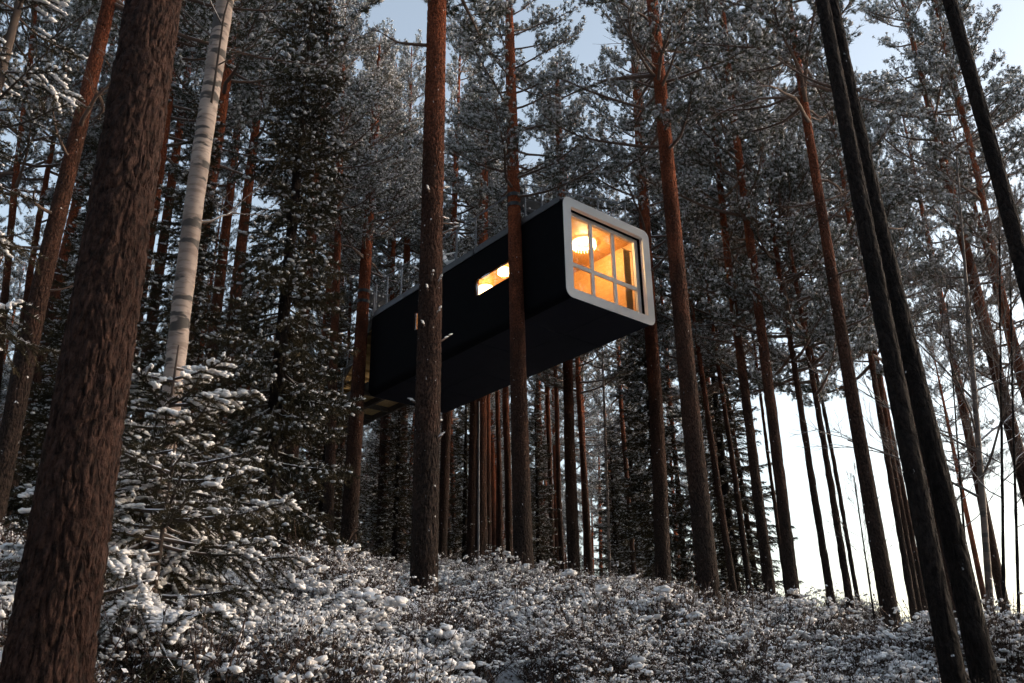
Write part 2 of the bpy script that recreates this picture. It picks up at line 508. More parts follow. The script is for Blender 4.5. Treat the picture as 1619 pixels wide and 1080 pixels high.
def make_ground_mesh():
    az = np.concatenate([np.linspace(-math.pi, -0.8, 90, endpoint=False), np.linspace(-0.8, 0.8, 380, endpoint=False), np.linspace(0.8, math.pi, 90, endpoint=False)])
    r = np.concatenate([np.linspace(0.25, 4, 30, endpoint=False), np.geomspace(4, 45, 210, endpoint=False), np.geomspace(45, 4000, 60)])
    A, R = np.meshgrid(az, r)
    X = R * np.sin(A); Y = R * np.cos(A)
    V = np.stack([X, Y, gz(X, Y)], -1).reshape(-1, 3)
    na, nr = len(az), len(r)
    i = np.arange(nr - 1)[:, None] * na; j = np.arange(na)[None]; k = (j + 1) % na
    Fq = np.stack([i + j, i + k, i + na + k, i + na + j], -1).reshape(-1, 4)
    mb = MB().add(V, Fq)
    mb.add(np.vstack([V[:na], [[0, 0, float(gz(0.0, 0.01))]]]), [((a + 1) % na, a, na) for a in range(na)])
    o = mb.build('ground', M['ground'])
    tag(o, 'snow covered forest slope rising to a crest behind the trees', kind='structure')
make_ground_mesh()

# ------------------------------------------------------------------ cabin
CW, CL, CH = 3.3555, 9.94, 3.0
CYAW = -0.69104
TLF = np.array([1.4363, 20.726, 12.9196])
Rv = np.array([math.cos(CYAW), -math.sin(CYAW), 0]); Dv = np.array([math.sin(CYAW), math.cos(CYAW), 0])
CORG = TLF - np.array([0, 0, CH]) + Rv * CW / 2
HW = CW / 2
cabin = empty('cabin', CORG, -CYAW)
tag(cabin, 'black box cabin with white rounded front frame hung high between the pines', 'cabin')

def loc(P):
    d = np.asarray(P) - CORG
    return np.array([d @ Rv, d @ Dv, d[2]])
def wld(p):
    return CORG + Rv * p[0] + Dv * p[1] + np.array([0, 0, p[2]])
def hit(px, py, axis, val):
    """cabin-space point where the photo pixel's ray meets the plane axis = val"""
    d = ray(px, py); o = loc((0, 0, 0)); l = np.array([d @ Rv, d @ Dv, d[2]])
    return o + l * ((val - o[axis]) / l[axis])

RC = 0.22
def rrect(hw, z0, z1, r, n=9):
    pts = []
    for cx, cz, a0 in ((hw - r, z1 - r, 0), (-hw + r, z1 - r, 90), (-hw + r, z0 + r, 180), (hw - r, z0 + r, 270)):
        for k in range(n):
            a = math.radians(a0 + 90 * k / (n - 1))
            pts.append((cx + r * math.cos(a), cz + r * math.sin(a)))
    return np.array(pts)

a = hit(750, 441, 0, -HW); b = hit(750, 471.5, 0, -HW); c_ = hit(803, 410, 0, -HW)
WIN1 = (b[1], b[1] - 2.15, b[2], a[2])            # y far, y near, z low, z high
a = hit(654, 495, 0, -HW); b = hit(654, 525, 0, -HW)
WIN2 = (b[1], b[1] - 0.62, b[2], a[2])

def cells(y0, y1, z0, z1, wins):
    ys = sorted({y0, y1, *[w[0] for w in wins], *[w[1] for w in wins]})
    zs = sorted({z0, z1, *[w[2] for w in wins], *[w[3] for w in wins]})
    for ya, yb in zip(ys, ys[1:]):
        for za, zb in zip(zs, zs[1:]):
            ym, zm = (ya + yb) / 2, (za + zb) / 2
            if any(w[1] < ym < w[0] and w[2] < zm < w[3] for w in wins): continue
            yield ya, yb, za, zb

def build_cabin():
    wins = [WIN1, WIN2]
    prof = rrect(HW, 0, CH, RC)
    n = 9
    # shell: rounded corners, roof, right wall, back (the left wall has openings, the underside is panelled)
    sh = MB()
    ys = (0.0, CL)
    for q in range(4):
        arc = prof[q * n:(q + 1) * n]
        V = np.array([(x, y, z) for y in ys for x, z in arc])
        sh.add(V, [(i, i + 1, n + i + 1, n + i) for i in range(n - 1)])
    for p, q in ((prof[n - 1], prof[n]), (prof[4 * n - 1], prof[0])):
        sh.add([(p[0], 0, p[1]), (q[0], 0, q[1]), (q[0], CL, q[1]), (p[0], CL, p[1])], [(0, 1, 2, 3)])
    sh.add([(x, CL, z) for x, z in prof] + [(0, CL, CH / 2)], [(i, (i + 1) % (4 * n), 4 * n) for i in range(4 * n)])
    sh.build('shell', M['black'], cabin, smooth=False)
    w = MB()
    for ya, yb, za, zb in cells(0.0, CL, RC, CH - RC, wins):
        w.box((-HW, ya, za), (-HW + 0.10, yb, zb))
    w.build('side_wall', M['black'], cabin, smooth=False)
    # underside panels with open joints
    k = 5
    for i in range(k):
        y0 = CL * i / k + 0.006; y1 = CL * (i + 1) / k - 0.006
        for x0, x1 in ((-HW + RC - 0.02, -0.006), (0.006, HW - RC + 0.02)):
            p = MB().box((x0, y0, 0.0 - 0.004 * ((i * 7 + (x0 > 0)) % 3)), (x1, y1, 0.05))
            p.build('underside_panel', M['under'], cabin, smooth=False)
    # white front frame
    out = rrect(HW + 0.015, -0.015, CH + 0.015, RC + 0.01)
    b_ = 0.255
    inn = rrect(HW - b_, b_, CH - b_, 0.03)
    outb = rrect(HW - 0.03, 0.03, CH - 0.03, RC)
    m = len(out)
    fr = MB()
    V = []
    for y in (-0.025, 0.10):
        V += [(x, y, z) for x, z in (out if y < 0 else outb)] + [(x, y, z) for x, z in inn]
    q = []
    for i in range(m):
        j = (i + 1) % m
        q += [(i, m + i, m + j, j), (2 * m + i, 2 * m + j, 3 * m + j, 3 * m + i), (i, j, 2 * m + j, 2 * m + i), (m + i, 3 * m + i, 3 * m + j, m + j)]
    fr.add(V, q)
    fo = fr.build('front_frame', M['white'], cabin, smooth=False)
    # black reveal behind it
    rv = MB()
    yi, yo = 0.10, 0.42
    xi, zi0, zi1 = HW - b_, b_, CH - b_
    rv.box((-xi - 0.05, yi, zi0 - 0.05), (-xi, yo, zi1 + 0.05)); rv.box((xi, yi, zi0 - 0.05), (xi + 0.05, yo, zi1 + 0.05))
    rv.box((-xi, yi, zi1), (xi, yo, zi1 + 0.05)); rv.box((-xi, yi, zi0 - 0.05), (xi, yo, zi0))
    rv.build('reveal', M['black'], cabin, smooth=False)
    # picture window
    wy = 0.2
    fwid = 0.085
    win = MB()
    win.box((-xi, wy, zi0), (-xi + fwid, wy + 0.09, zi1)); win.box((xi - fwid - 0.05, wy, zi0), (xi, wy + 0.09, zi1))
    win.box((-xi + fwid, wy, zi1 - fwid - 0.02), (xi - fwid - 0.05, wy + 0.09, zi1)); win.box((-xi + fwid, wy, zi0), (xi - fwid - 0.05, wy + 0.09, zi0 + 0.05))
    wo_ = win.build('window_frame', M['winframe'], cabin, smooth=False)
    gx0, gx1, gz0, gz1 = -xi + fwid, xi - fwid - 0.05, zi0 + 0.05, zi1 - fwid - 0.02
    mw = 0.056
    xs = [gx0 + (gx1 - gx0) * f for f in (0.335, 0.668)]
    zm = gz0 + (gz1 - gz0) * 0.36
    for x in xs:
        MB().box((x - mw, wy + 0.012, gz0), (x + mw, wy + 0.07, gz1)).build('muntin', M['winframe'], wo_, smooth=False)
    ex = [gx0] + xs + [gx1]
    for i in range(3):
        x0 = ex[i] + (mw if i else 0); x1 = ex[i + 1] - (mw if i < 2 else 0)
        MB().box((x0, wy + 0.016, zm - mw), (x1, wy + 0.068, zm + mw)).build('muntin', M['winframe'], wo_, smooth=False)
        for z0, z1 in ((gz0, zm - mw), (zm + mw, gz1)):
            MB().box((x0, wy + 0.035, z0), (x1, wy + 0.043, z1)).build('pane', M['glass'], wo_, smooth=False)
    # lining of the room
    IX, IZ0, IZ1, IY0, IY1 = HW - 0.16, 0.16, CH - 0.16, 0.435, 9.6
    lin = [('ceiling_lining', (-IX, IY0, IZ1), (IX, IY1, IZ1 + 0.03), M['ply']), ('floor_lining', (-IX, IY0, IZ0 - 0.03), (IX, IY1, IZ0), M['floor']),
           ('wall_lining', (IX, IY0, IZ0), (IX + 0.03, IY1, IZ1), M['ply']), ('wall_lining', (-IX, IY1, IZ0), (IX, IY1 + 0.03, IZ1), M['ply'])]
    for nm, p, q2, mm in lin:
        MB().box(p, q2).build(nm, mm, cabin, smooth=False)
    ll = MB()
    for ya, yb, za, zb in cells(IY0, IY1, IZ0, IZ1, wins):
        ll.box((-IX - 0.055, ya, za), (-IX, yb, zb))
    for wn in wins:       # ply-lined reveals
        y1, y0, z0, z1 = wn
        ll.box((-HW + 0.103, y0 - 0.02, z0), (-IX, y0 - 0.0, z1)); ll.box((-HW + 0.103, y1, z0), (-IX, y1 + 0.02, z1))
        ll.box((-HW + 0.103, y0, z1), (-IX, y1, z1 + 0.02)); ll.box((-HW + 0.103, y0, z0 - 0.02), (-IX, y1, z0))
    ll.build('wall_lining', M['ply'], cabin, smooth=False)
    fl = MB()
    for x0, x1, z0, z1 in ((-IX, -xi, IZ0, IZ1), (xi, IX, IZ0, IZ1), (-xi, xi, zi1 + 0.052, IZ1), (-xi, xi, IZ0, zi0 - 0.052)):
        fl.box((x0, yo + 0.002, z0), (x1, yo + 0.012, z1))
    fl.build('wall_lining', M['ply'], cabin, smooth=False)
    # ceiling battens and a shelf board: the lines seen through the panes
    for y in (1.5, 2.7, 3.9, 5.1, 6.3):
        MB().box((-IX + 0.01, y, IZ1 - 0.012), (IX - 0.01, y + 0.03, IZ1 - 0.002)).build('ceiling_batten', M['ply'], cabin, smooth=False)
    for wn in wins:
        y1, y0, z0, z1 = wn
        so = MB()
        x0, x1 = -HW - 0.012, -HW + 0.05
        t_ = 0.03
        so.box((x0, y0, z0), (x1, y0 + t_, z1)); so.box((x0, y1 - t_, z0), (x1, y1, z1))
        so.box((x0, y0 + t_, z0), (x1, y1 - t_, z0 + t_)); so.box((x0, y0 + t_, z1 - t_), (x1, y1 - t_, z1))
        s_ = so.build('side_window', M['black'], cabin, smooth=False)
        MB().box((-HW + 0.015, y0 + t_, z0 + t_), (-HW + 0.021, y1 - t_, z1 - t_)).build('pane', M['glass'], s_, smooth=False)
    # roof edge sheet, in lengths
    for sx in (-1, 1):
        for i in range(5):
            y0 = 0.14 + i * 1.94; y1 = min(y0 + 1.90, CL - 0.02)
            e = MB()
            xo = sx * (HW + 0.03)
            x0, x1 = sorted((xo, sx * (HW - 0.20)))
            e.box((x0, y0, CH - 0.02), (x1, y1, CH + 0.045))
            x0, x1 = sorted((xo, sx * (HW + 0.004)))
            e.box((x0, y0, CH - 0.13), (x1, y1, CH - 0.02))
            e.build('roof_edge', M['trim'], cabin, smooth=False)
    sn = MB()
    gx, gy = np.meshgrid(np.linspace(-HW + 0.2, HW - 0.2, 24), np.linspace(0.12, CL - 0.1, 60))
    gzz = CH + 0.03 + 0.05 * vnoise(np.stack([gx.ravel() * 2, gy.ravel() * 2, gx.ravel() * 0], -1)).reshape(gx.shape)
    V = np.stack([gx, gy, gzz], -1).reshape(-1, 3)
    i = np.arange(59)[:, None] * 24 + np.arange(23)[None]
    sn.add(V, np.stack([i, i + 1, i + 25, i + 24], -1).reshape(-1, 4))
    sn.build('roof_snow', M['snowcap'], cabin)
    # terrace railing
    rl = empty('railing'); rl.parent = cabin
    zr = CH + 0.04; hr = 1.15
    cx, cy = -HW + 0.06, 1.65
    left = [(cx, y) for y in (cy, 2.15, 4.0, 5.0, 6.0, 8.2, 9.1, 9.85)]
    ex_, ey_ = HW - 0.2, 0.62
    front = [(cx + (ex_ - cx) * f, cy + (ey_ - cy) * f) for f in (0.0, 0.16, 0.42, 0.72, 1.0)]
    right = [(ex_, y) for y in (ey_, 2.5, 4.4, 6.3, 8.2, 9.85)]
    seen = set()
    for chain in (left, front, right):
        for p in chain:
            key = (round(p[0], 2), round(p[1], 2))
            if key in seen: continue
            seen.add(key)
            MB().box((p[0] - 0.022, p[1] - 0.022, zr - 0.05), (p[0] + 0.022, p[1] + 0.022, zr + hr)).build('post', M['steel'], rl, smooth=False)
        for dz, rr in ((hr + 0.012, 0.024), (0.66, 0.009), (0.36, 0.009), (0.1, 0.014)):
            A, B = chain[0], chain[-1]
            MB().tube([(A[0], A[1], zr + dz), (B[0], B[1], zr + dz)], rr, 6).build('rail' if rr > 0.01 else 'wire', M['steel'], rl)
    # brackets that clamp the roof to two pines
    def bracket(P, yl, along, dz0, dz1, reach):
        """plate from the roof edge out to the trunk that stands at cabin-space P"""
        y0, y1 = yl
        br = MB().box((P[0] - 0.02, y0, CH + dz0), (-HW + reach, y1, CH + dz1))
        bo = br.build('bracket', M['iron'], cabin, smooth=False)
        for i in range(5):
            for z in (CH + dz0 + 0.12, CH + dz1 - 0.12):
                x = P[0] + 0.32 + i * (-HW + reach - P[0] - 0.45) / 4
                MB().tube([(x, y0 - 0.025, z), (x, y0 + 0.01, z)], 0.034, 8).build('bolt', M['bolt'], bo)
        return bo
    P10 = loc(TRUNK_AT['bracket_front'](12.95)); P8 = loc(TRUNK_AT['bracket_rear'](12.9))
    bracket(P10, (P10[1] - 0.03, P10[1] + 0.10), None, 0.40, 1.0, 1.1)
    bracket(P8, (P8[1] - 0.05, P8[1] + 0.08), None, 0.40, 1.05, 0.8)
    MB().box((-HW + 1.103, P10[1] - 0.06, CH + 0.40), (-HW + 1.65, P10[1] + 0.14, CH + 0.98)).build('beam_end', M['timber_dark'], cabin, smooth=False)
    for key, zz in (('bracket_front', (CH + 0.40, CH + 0.72)), ('bracket_rear', (CH + 0.50, CH + 0.90))):
        for z in zz:
            pw = TRUNK_AT[key](CORG[2] + z); rr = TRUNK_R[key](CORG[2] + z) + 0.022
            p = loc(pw)
            th = np.linspace(0, 2 * math.pi, 25)[:-1]
            ring = [(p[0] + rr * math.cos(t_), p[1] + rr * math.sin(t_), p[2] + h_) for h_ in (-0.06, 0.06) for t_ in th]
            cl = MB().add(ring, [(i, (i + 1) % 24, 24 + (i + 1) % 24, 24 + i) for i in range(24)])
            cl.build('tree_clamp', M['iron'], cabin)
    # pipe from the underside down to the ground
    pp = hit(757, 636, 2, 0.0)
    pw = wld(pp)
    zg = float(gz(pw[0], pw[1])) - CORG[2]
    MB().tube([(pp[0], pp[1], 0.02), (pp[0], pp[1], zg - 0.1)], 0.03, 8).build('drain_pipe', M['trim'], cabin)

# ------------------------------------------------------------------ trees: trunks
RNG = np.random.default_rng(11)
TRUNK_AT, TRUNK_R = {}, {}

def trunk_mesh(base, axis_pts, radii, sides, rings, rough, plate, name, material, seed, wob=0.02):
    """a trunk along the line base + t*dir with bark relief; axis_pts: heights; returns mesh relative to base"""
    rng = np.random.default_rng(seed)
    hs_ = rings
    r = np.interp(hs_, axis_pts[0], radii)
    th = np.linspace(0, 2 * math.pi, sides, endpoint=False)
    T, Z = np.meshgrid(th, hs_)
    R = r[:, None] * np.ones_like(T)
    off = rng.uniform(0, 100)
    Pn = np.stack([np.cos(T) * r[:, None] , np.sin(T) * r[:, None], Z], -1).reshape(-1, 3)
    # slow ovality, bends and knots
    R = R * (1 + 0.05 * (vnoise(Pn * [2.2, 2.2, 0.7] + off).reshape(R.shape) - 0.5))
    flare = np.exp(-np.maximum(Z, 0) / 0.28)
    R = R * (1 + 0.32 * flare * (0.75 + 0.5 * vnoise(np.stack([np.cos(T) * 1.7, np.sin(T) * 1.7, Z * 0 + off], -1).reshape(-1, 3)).reshape(R.shape)))
    if plate > 0:
        S = Pn * [40, 40, 11.0] + off
        wv = np.stack([vnoise(S * 0.5 + 9), vnoise(S * 0.5 + 31), vnoise(S * 0.5 + 57)], -1)
        a1 = 1 - np.abs(2 * vnoise(S + wv * 1.6) - 1)
        a2 = 1 - np.abs(2 * vnoise(S * [2.0, 2.0, 2.6] + 17) - 1)
        fiss = np.clip((a1 - 0.62) / 0.38, 0, 1) + 0.5 * np.clip((a2 - 0.7) / 0.3, 0, 1)
        flake = vnoise(Pn * [75, 75, 34] + off) * 0.7 + vnoise(Pn * [150, 150, 70] + off) * 0.5 - 0.1
        dsp = plate * (-1.0 * fiss + 0.55 * (flake - 0.5))
        R = R + dsp.reshape(R.shape) * np.clip(0.35 + r[:, None] * 3.0, 0, 1.2)
    else:
        S = Pn * [16, 16, 5] + off
        R = R + rough * (vnoise(S) - 0.5).reshape(R.shape) + rough * 0.6 * (vnoise(S * 2.3 + 5) - 0.5).reshape(R.shape)
    bx = (vnoise(np.stack([hs_ * 0.22, hs_ * 0 + off, hs_ * 0], -1)) - 0.5) * wob * 6
    by = (vnoise(np.stack([hs_ * 0.22, hs_ * 0 + off + 40, hs_ * 0], -1)) - 0.5) * wob * 6
    ax = axis_pts[1]
    X = R * np.cos(T) + (ax[0] * hs_ + bx)[:, None]
    Y = R * np.sin(T) + (ax[1] * hs_ + by)[:, None]
    V = np.stack([X, Y, Z], -1).reshape(-1, 3)
    nr, na = len(hs_), sides
    i = np.arange(nr - 1)[:, None] * na; j = np.arange(na)[None]; k = (j + 1) % na
    mb = MB().add(V, np.stack([i + j, i + k, i + na + k, i + na + j], -1).reshape(-1, 4))
    mb.add(np.vstack([V[-na:], [[ax[0] * hs_[-1], ax[1] * hs_[-1], hs_[-1]]]]), [(q, (q + 1) % na, na) for q in range(na)])
    return mb

def place_trunk(row):
    """fit a straight trunk through two photo pixels at a horizontal distance"""
    (xb, yb), (xt, yt), wb_, wt_, d = row['lo'], row['hi'], row['w'][0], row['w'][1], row['d']
    Pb, Pt = at(xb, yb, d), at(xt, yt, d)
    ax = (Pt - Pb) / (Pt[2] - Pb[2])
    zb = Pb[2]
    for _ in range(4):
        p = Pb + ax * (zb - Pb[2])
        zb = float(gz(p[0], p[1]))
    base = Pb + ax * (zb - 0.12 - Pb[2])
    real = lambda w_, P: 0.5 * w_ * (P @ FWD) / F * math.sqrt(1 - (P @ RT / np.linalg.norm(P)) ** 2)
    rb, rt = real(wb_, Pb), real(wt_, Pt)
    hb, ht = Pb[2] - base[2], Pt[2] - base[2]
    h = row.get('h', 20.5)
    k = (rt - rb) / (ht - hb)
    rad = lambda x: max(0.02, rb + k * (x - hb)) if x < ht else max(0.015, rt * (1 - 0.85 * (x - ht) / max(h - ht, 0.5)))
    hh = np.array(sorted({-0.3, 0.0, hb, ht, h}))
    hh = np.unique(np.clip(np.concatenate([[-0.3, 0.0, max(hb, 0.0)], np.linspace(max(hb, 0), max(ht, hb + 0.1), 4), np.linspace(max(ht, hb + 0.2), max(h, ht + 0.5), 5)]), -0.3, None))
    rr = np.array([rad(x) if x >= hb else rb + (-k) * 0.6 * (hb - x) for x in hh])
    return base, ax, hh, rr, h

# ------------------------------------------------------------------ tree crowns (shared meshes)
def limb_path(p0, az, el, length, rng, n=7, curve=0.08, wig=0.12):
    P = [np.array(p0, float)]
    for i in range(n - 1):
        d = np.array([math.sin(az) * math.cos(el), math.cos(az) * math.cos(el), math.sin(el)])
        P.append(P[-1] + d * length / (n - 1))
        az += rng.normal() * wig; el += curve + rng.normal() * wig * 0.6
    return np.array(P)

def pine_crown(seed, L=9.0, R=2.3, nl=50, ragged=0.35, K=20, nw=0.0115, capk=0.42):
    rng = np.random.default_rng(seed)
    wood_, TP, TD = MB(), [], []
    for i in range(nl):
        t = ((i + rng.random()) / nl) ** 0.92
        z = t * L * 0.97
        az = i * 2.4 + rng.normal() * 0.5
        rr = R * ((1 - t) ** 0.7 * 0.85 + 0.22) * rng.uniform(1 - ragged, 1 + ragged * 0.6)
        el = math.radians(-8 + 55 * t + rng.normal() * 10)
        path = limb_path((0, 0, z), az, el, rr, rng, 7, 0.05 + 0.05 * (1 - t))
        wood_.tube(path, np.linspace(0.035 * (1.2 - t * 0.7), 0.008, 7), 5, cap=False)
        ns = int(rr * 6.5) + 3
        for k in range(ns):
            s = 0.28 + 0.72 * (k + rng.random()) / ns
            f = s * 6; j = min(int(f), 5); p = path[j] + (path[j + 1] - path[j]) * (f - j)
            dr = nrm(path[j + 1] - path[j])
            a0 = math.atan2(dr[0], dr[1]) + (1 if k % 2 else -1) * rng.uniform(0.4, 1.15)
            e0 = math.asin(max(-0.99, min(0.99, dr[2]))) + rng.uniform(-0.15, 0.5)
            ln = (0.30 + 0.26 * rr * (1.15 - s)) * rng.uniform(0.6, 1.25)
            bp = limb_path(p, a0, e0, ln, rng, 4, 0.12, 0.25)
            wood_.tube(bp, np.linspace(0.010, 0.003, 4), 3, cap=False)
            nt_ = max(3, int(ln / 0.062))
            q = 0.22 + 0.78 * (np.arange(nt_) + rng.random(nt_)) / nt_
            fi = np.minimum((q * 3).astype(int), 2)
            pp = bp[fi] + (bp[fi + 1] - bp[fi]) * (q * 3 - fi)[:, None]
            bd = nrm(bp[fi + 1] - bp[fi])
            TP.append(pp + rng.normal(size=pp.shape) * 0.05)
            TD.append(nrm(bd + np.array([0, 0, 0.45]) + rng.normal(size=pp.shape) * 0.55))
    TP = np.concatenate(TP); TD = np.concatenate(TD)
    T, d = needles(TP, TD, K, 0.10, nw, 0.62, rng, 0.08)
    white = (d[:, 2] + rng.normal(size=len(d)) * 0.45) > 0.85
    nd, sn = MB(), MB()
    tris(nd, T[~white]); tris(sn, T[white] + np.array([0, 0, 0.006]))
    pick = rng.random(len(TP)) < capk
    C = TP[pick] + TD[pick] * 0.02 + np.array([0, 0, 0.03]); n = len(C)
    S = np.stack([rng.uniform(0.028, 0.062, n), rng.uniform(0.024, 0.045, n), rng.uniform(0.014, 0.026, n)], -1)
    lumps(sn, C, S, rng, ICO1, 0.5, axis=rng.uniform(0, 6.28, n))
    return wood_, nd, sn

def spruce_crown(seed, Ht=14.0, R=1.6, step=0.34, per=7, z0=0.5, nl=0.075, nw=0.014, K=7, tw=0.11, hang=0.0, power=0.8, chain=0.0):
    rng = np.random.default_rng(seed)
    wood_, P_, D_, SP, SA, SS = MB(), [], [], [], [], []
    z = z0; w = 0
    while z < Ht - 0.15:
        u = z / Ht
        for b in range(per if u < 0.85 else max(4, per - 2)):
            az = w * 0.7 + b * 2 * math.pi / per + rng.normal() * 0.25
            rr = (R * (1 - u) ** power + 0.12) * rng.uniform(0.62, 1.12)
            el = math.radians(-4 - 24 * (1 - u) + 30 * u * u + rng.normal() * 7)
            n = 6
            path = limb_path((0, 0, z + rng.normal() * 0.08), az, el, rr, rng, n, 0.06, 0.09)
            wood_.tube(path, np.linspace(0.006 + 0.012 * rr, 0.003, n), 4, cap=False)
            m = max(3, int(rr / tw))
            for k in range(m):
                s = 0.15 + 0.85 * (k + 0.5) / m
                f = s * (n - 1); j = min(int(f), n - 2); p = path[j] + (path[j + 1] - path[j]) * (f - j)
                dr = nrm(path[j + 1] - path[j])
                for sd_ in (-1, 1):
                    a0 = math.atan2(dr[0], dr[1]) + sd_ * rng.uniform(0.6, 1.05)
                    ln = (0.08 + 0.42 * rr * (1.05 - s) * min(1, 0.35 + s * 1.6)) * rng.uniform(0.6, 1.2)
                    e0 = math.asin(dr[2]) - rng.uniform(0.0, 0.45) - hang
                    q0 = np.array([math.sin(a0) * math.cos(e0), math.cos(a0) * math.cos(e0), math.sin(e0)])
                    cnt = max(3, int(ln / (nl * 0.42)))
                    q = (np.arange(cnt) + 0.5) / cnt
                    pts = p + q0 * (q * ln)[:, None] - np.array([0, 0, 1.0]) * (q * q * ln * 0.25)[:, None]
                    P_.append(pts); D_.append(np.repeat(q0[None], cnt, 0))
                    ks = max(1, int(ln / (chain or 0.11)))
                    qs = rng.random(ks) if not chain else np.linspace(0.1, 1.0, ks) if rng.random() < 0.62 else np.zeros(1)
                    ks = len(qs)
                    SP.append(p + q0 * (qs * ln)[:, None] - np.array([0, 0, 1.0]) * (qs * qs * ln * 0.25 - 0.018)[:, None])
                    SA.append(np.full(ks, math.pi / 2 - a0)); SS.append(np.full(ks, ln))
            # axis itself
            q = np.linspace(0.3, 1, max(4, int(rr / (nl * 0.5))))
            f = q * (n - 1); j = np.minimum(f.astype(int), n - 2)
            P_.append(path[j] + (path[j + 1] - path[j]) * (f - j)[:, None]); D_.append(nrm(path[j + 1] - path[j]))
        z += step * rng.uniform(0.8, 1.2) * (1 - 0.35 * u); w += 1
    P = np.concatenate(P_); D = np.concatenate(D_)
    T, d = needles(P, D, K, nl, nw, 0.55, rng, nl * 0.4)
    white = (d[:, 2] + rng.normal(size=len(d)) * 0.4) > 0.95
    nd, sn = MB(), MB()
    tris(nd, T[~white]); tris(sn, T[white] + np.array([0, 0, 0.005]))
    return wood_, nd, sn, (np.concatenate(SP), np.concatenate(SA), np.concatenate(SS)), rng

def bare_tree(seed, Ht=9.0, r0=0.06, spread=0.7, depth=4, nb=14, up=0.5):
    rng = np.random.default_rng(seed)
    mb = MB()
    def grow(p, az, el, ln, r, dep):
        n = 6 if dep < 2 else 4
        path = limb_path(p, az, el, ln, rng, n, 0.06 * up, 0.16)
        mb.tube(path, np.linspace(r, max(r * 0.35, 0.0025), n), 5 if dep < 1 else 3, cap=False)
        if dep >= depth: return
        m = 5 if dep < 2 else 4
        for k in range(m):
            s = 0.25 + 0.75 * (k + rng.random()) / m
            f = s * (n - 1); j = min(int(f), n - 2); q = path[j] + (path[j + 1] - path[j]) * (f - j)
            d = nrm(path[j + 1] - path[j])
            grow(q, math.atan2(d[0], d[1]) + (1 if k % 2 else -1) * rng.uniform(0.35, 1.0), math.asin(np.clip(d[2], -1, 1)) + rng.uniform(-0.35, 0.4), ln * rng.uniform(0.35, 0.6), max(r * 0.5, 0.003), dep + 1)
    for i in range(nb):
        t = 0.28 + 0.7 * (i + rng.random()) / nb
        grow((0, 0, t * Ht), i * 2.4 + rng.normal() * 0.4, math.radians(28 + 30 * t + rng.normal() * 10), Ht * spread * (0.28 * (1.15 - t) + 0.04), r0 * (1.1 - t) * 0.6, 1)
    return mb

PINES = []
for k in range(5):
    wd_, nd_, sn_ = pine_crown(100 + k, 9.0, [2.3, 2.0, 2.5, 2.1, 2.4][k], [52, 46, 56, 50, 54][k])
    PINES.append((wd_, nd_, sn_, wd_.mesh('limbs', M['limb']), nd_.mesh('crown', M['pine_needle']), sn_.mesh('snow', M['frost'])))
SPRUCES = []
for k, (ht, R_) in enumerate(((14.0, 1.7), (11.0, 1.5))):
    wd_, nd_, sn_, (sp_, sa_, ss_), rg = spruce_crown(200 + k, ht, R_)
    n = len(sp_)
    keep = rg.random(n) < 0.22
    n = int(keep.sum())
    lumps(sn_, sp_[keep], np.stack([rg.uniform(0.035, 0.08, n), rg.uniform(0.022, 0.045, n), rg.uniform(0.014, 0.028, n)], -1), rg, ICO1, 0.5, axis=sa_[keep])
    SPRUCES.append((wd_, nd_, sn_, wd_.mesh('limbs', M['twig']), nd_.mesh('crown', M['spruce_needle']), sn_.mesh('snow', M['frost']), ht))
DEAD = []
for k in range(6):
    rg = np.random.default_rng(300 + k)
    mb = MB()
    ln = [1.9, 1.3, 0.9, 2.3, 0.5, 1.6][k]
    path = limb_path((0, 0, 0), math.pi / 2, rg.uniform(-0.1, 0.35), ln, rg, 8, 0.05, 0.2)
    mb.tube(path, np.linspace(0.030 * ln ** 0.5, 0.006, 8), 6)
    for q in range(int(ln * 5)):
        j = rg.integers(2, 7)
        a_ = math.pi / 2 + rg.choice([-1, 1]) * rg.uniform(0.4, 1.1)
        sub = limb_path(path[j], a_, rg.uniform(-0.3, 0.6), rg.uniform(0.2, 0.6) * ln * 0.5, rg, 5, 0.04, 0.25)
        mb.tube(sub, np.linspace(0.010, 0.003, 5), 4)
        for q2 in range(2):
            sub2 = limb_path(sub[2 + q2], a_ + rg.uniform(-1, 1), rg.uniform(-0.3, 0.6), 0.25 * ln * rg.uniform(0.4, 1), rg, 3, 0.0, 0.25)
            mb.tube(sub2, np.linspace(0.006, 0.002, 3), 3)
    DEAD.append(mb.mesh('branch', M['limb']))

STUBS = []
for k in range(3):
    rg = np.random.default_rng(350 + k)
    mb = MB()
    ln = [0.10, 0.16, 0.22][k]
    path = limb_path((0, 0, 0), math.pi / 2, 0.2, ln, rg, 4, 0.1, 0.2)
    mb.tube(path, np.linspace(0.014, 0.006, 4), 6)
    lumps(mb, path[2:] + [0, 0, 0.012], [(0.035, 0.014, 0.010)] * 2, rg, ICO2, 0.4, 1)
    STUBS.append(mb.mesh('branch_stub', [M['limb'], M['snow']]))

def align(ax, spin, s, zs=None):
    zaxis = Vector(ax).normalized()
    q = Vector((0, 0, 1)).rotation_difference(zaxis)
    return q.to_matrix().to_4x4() @ Matrix.Rotation(spin, 4, 'Z') @ Matrix.Diagonal((s, s, zs or s, 1))

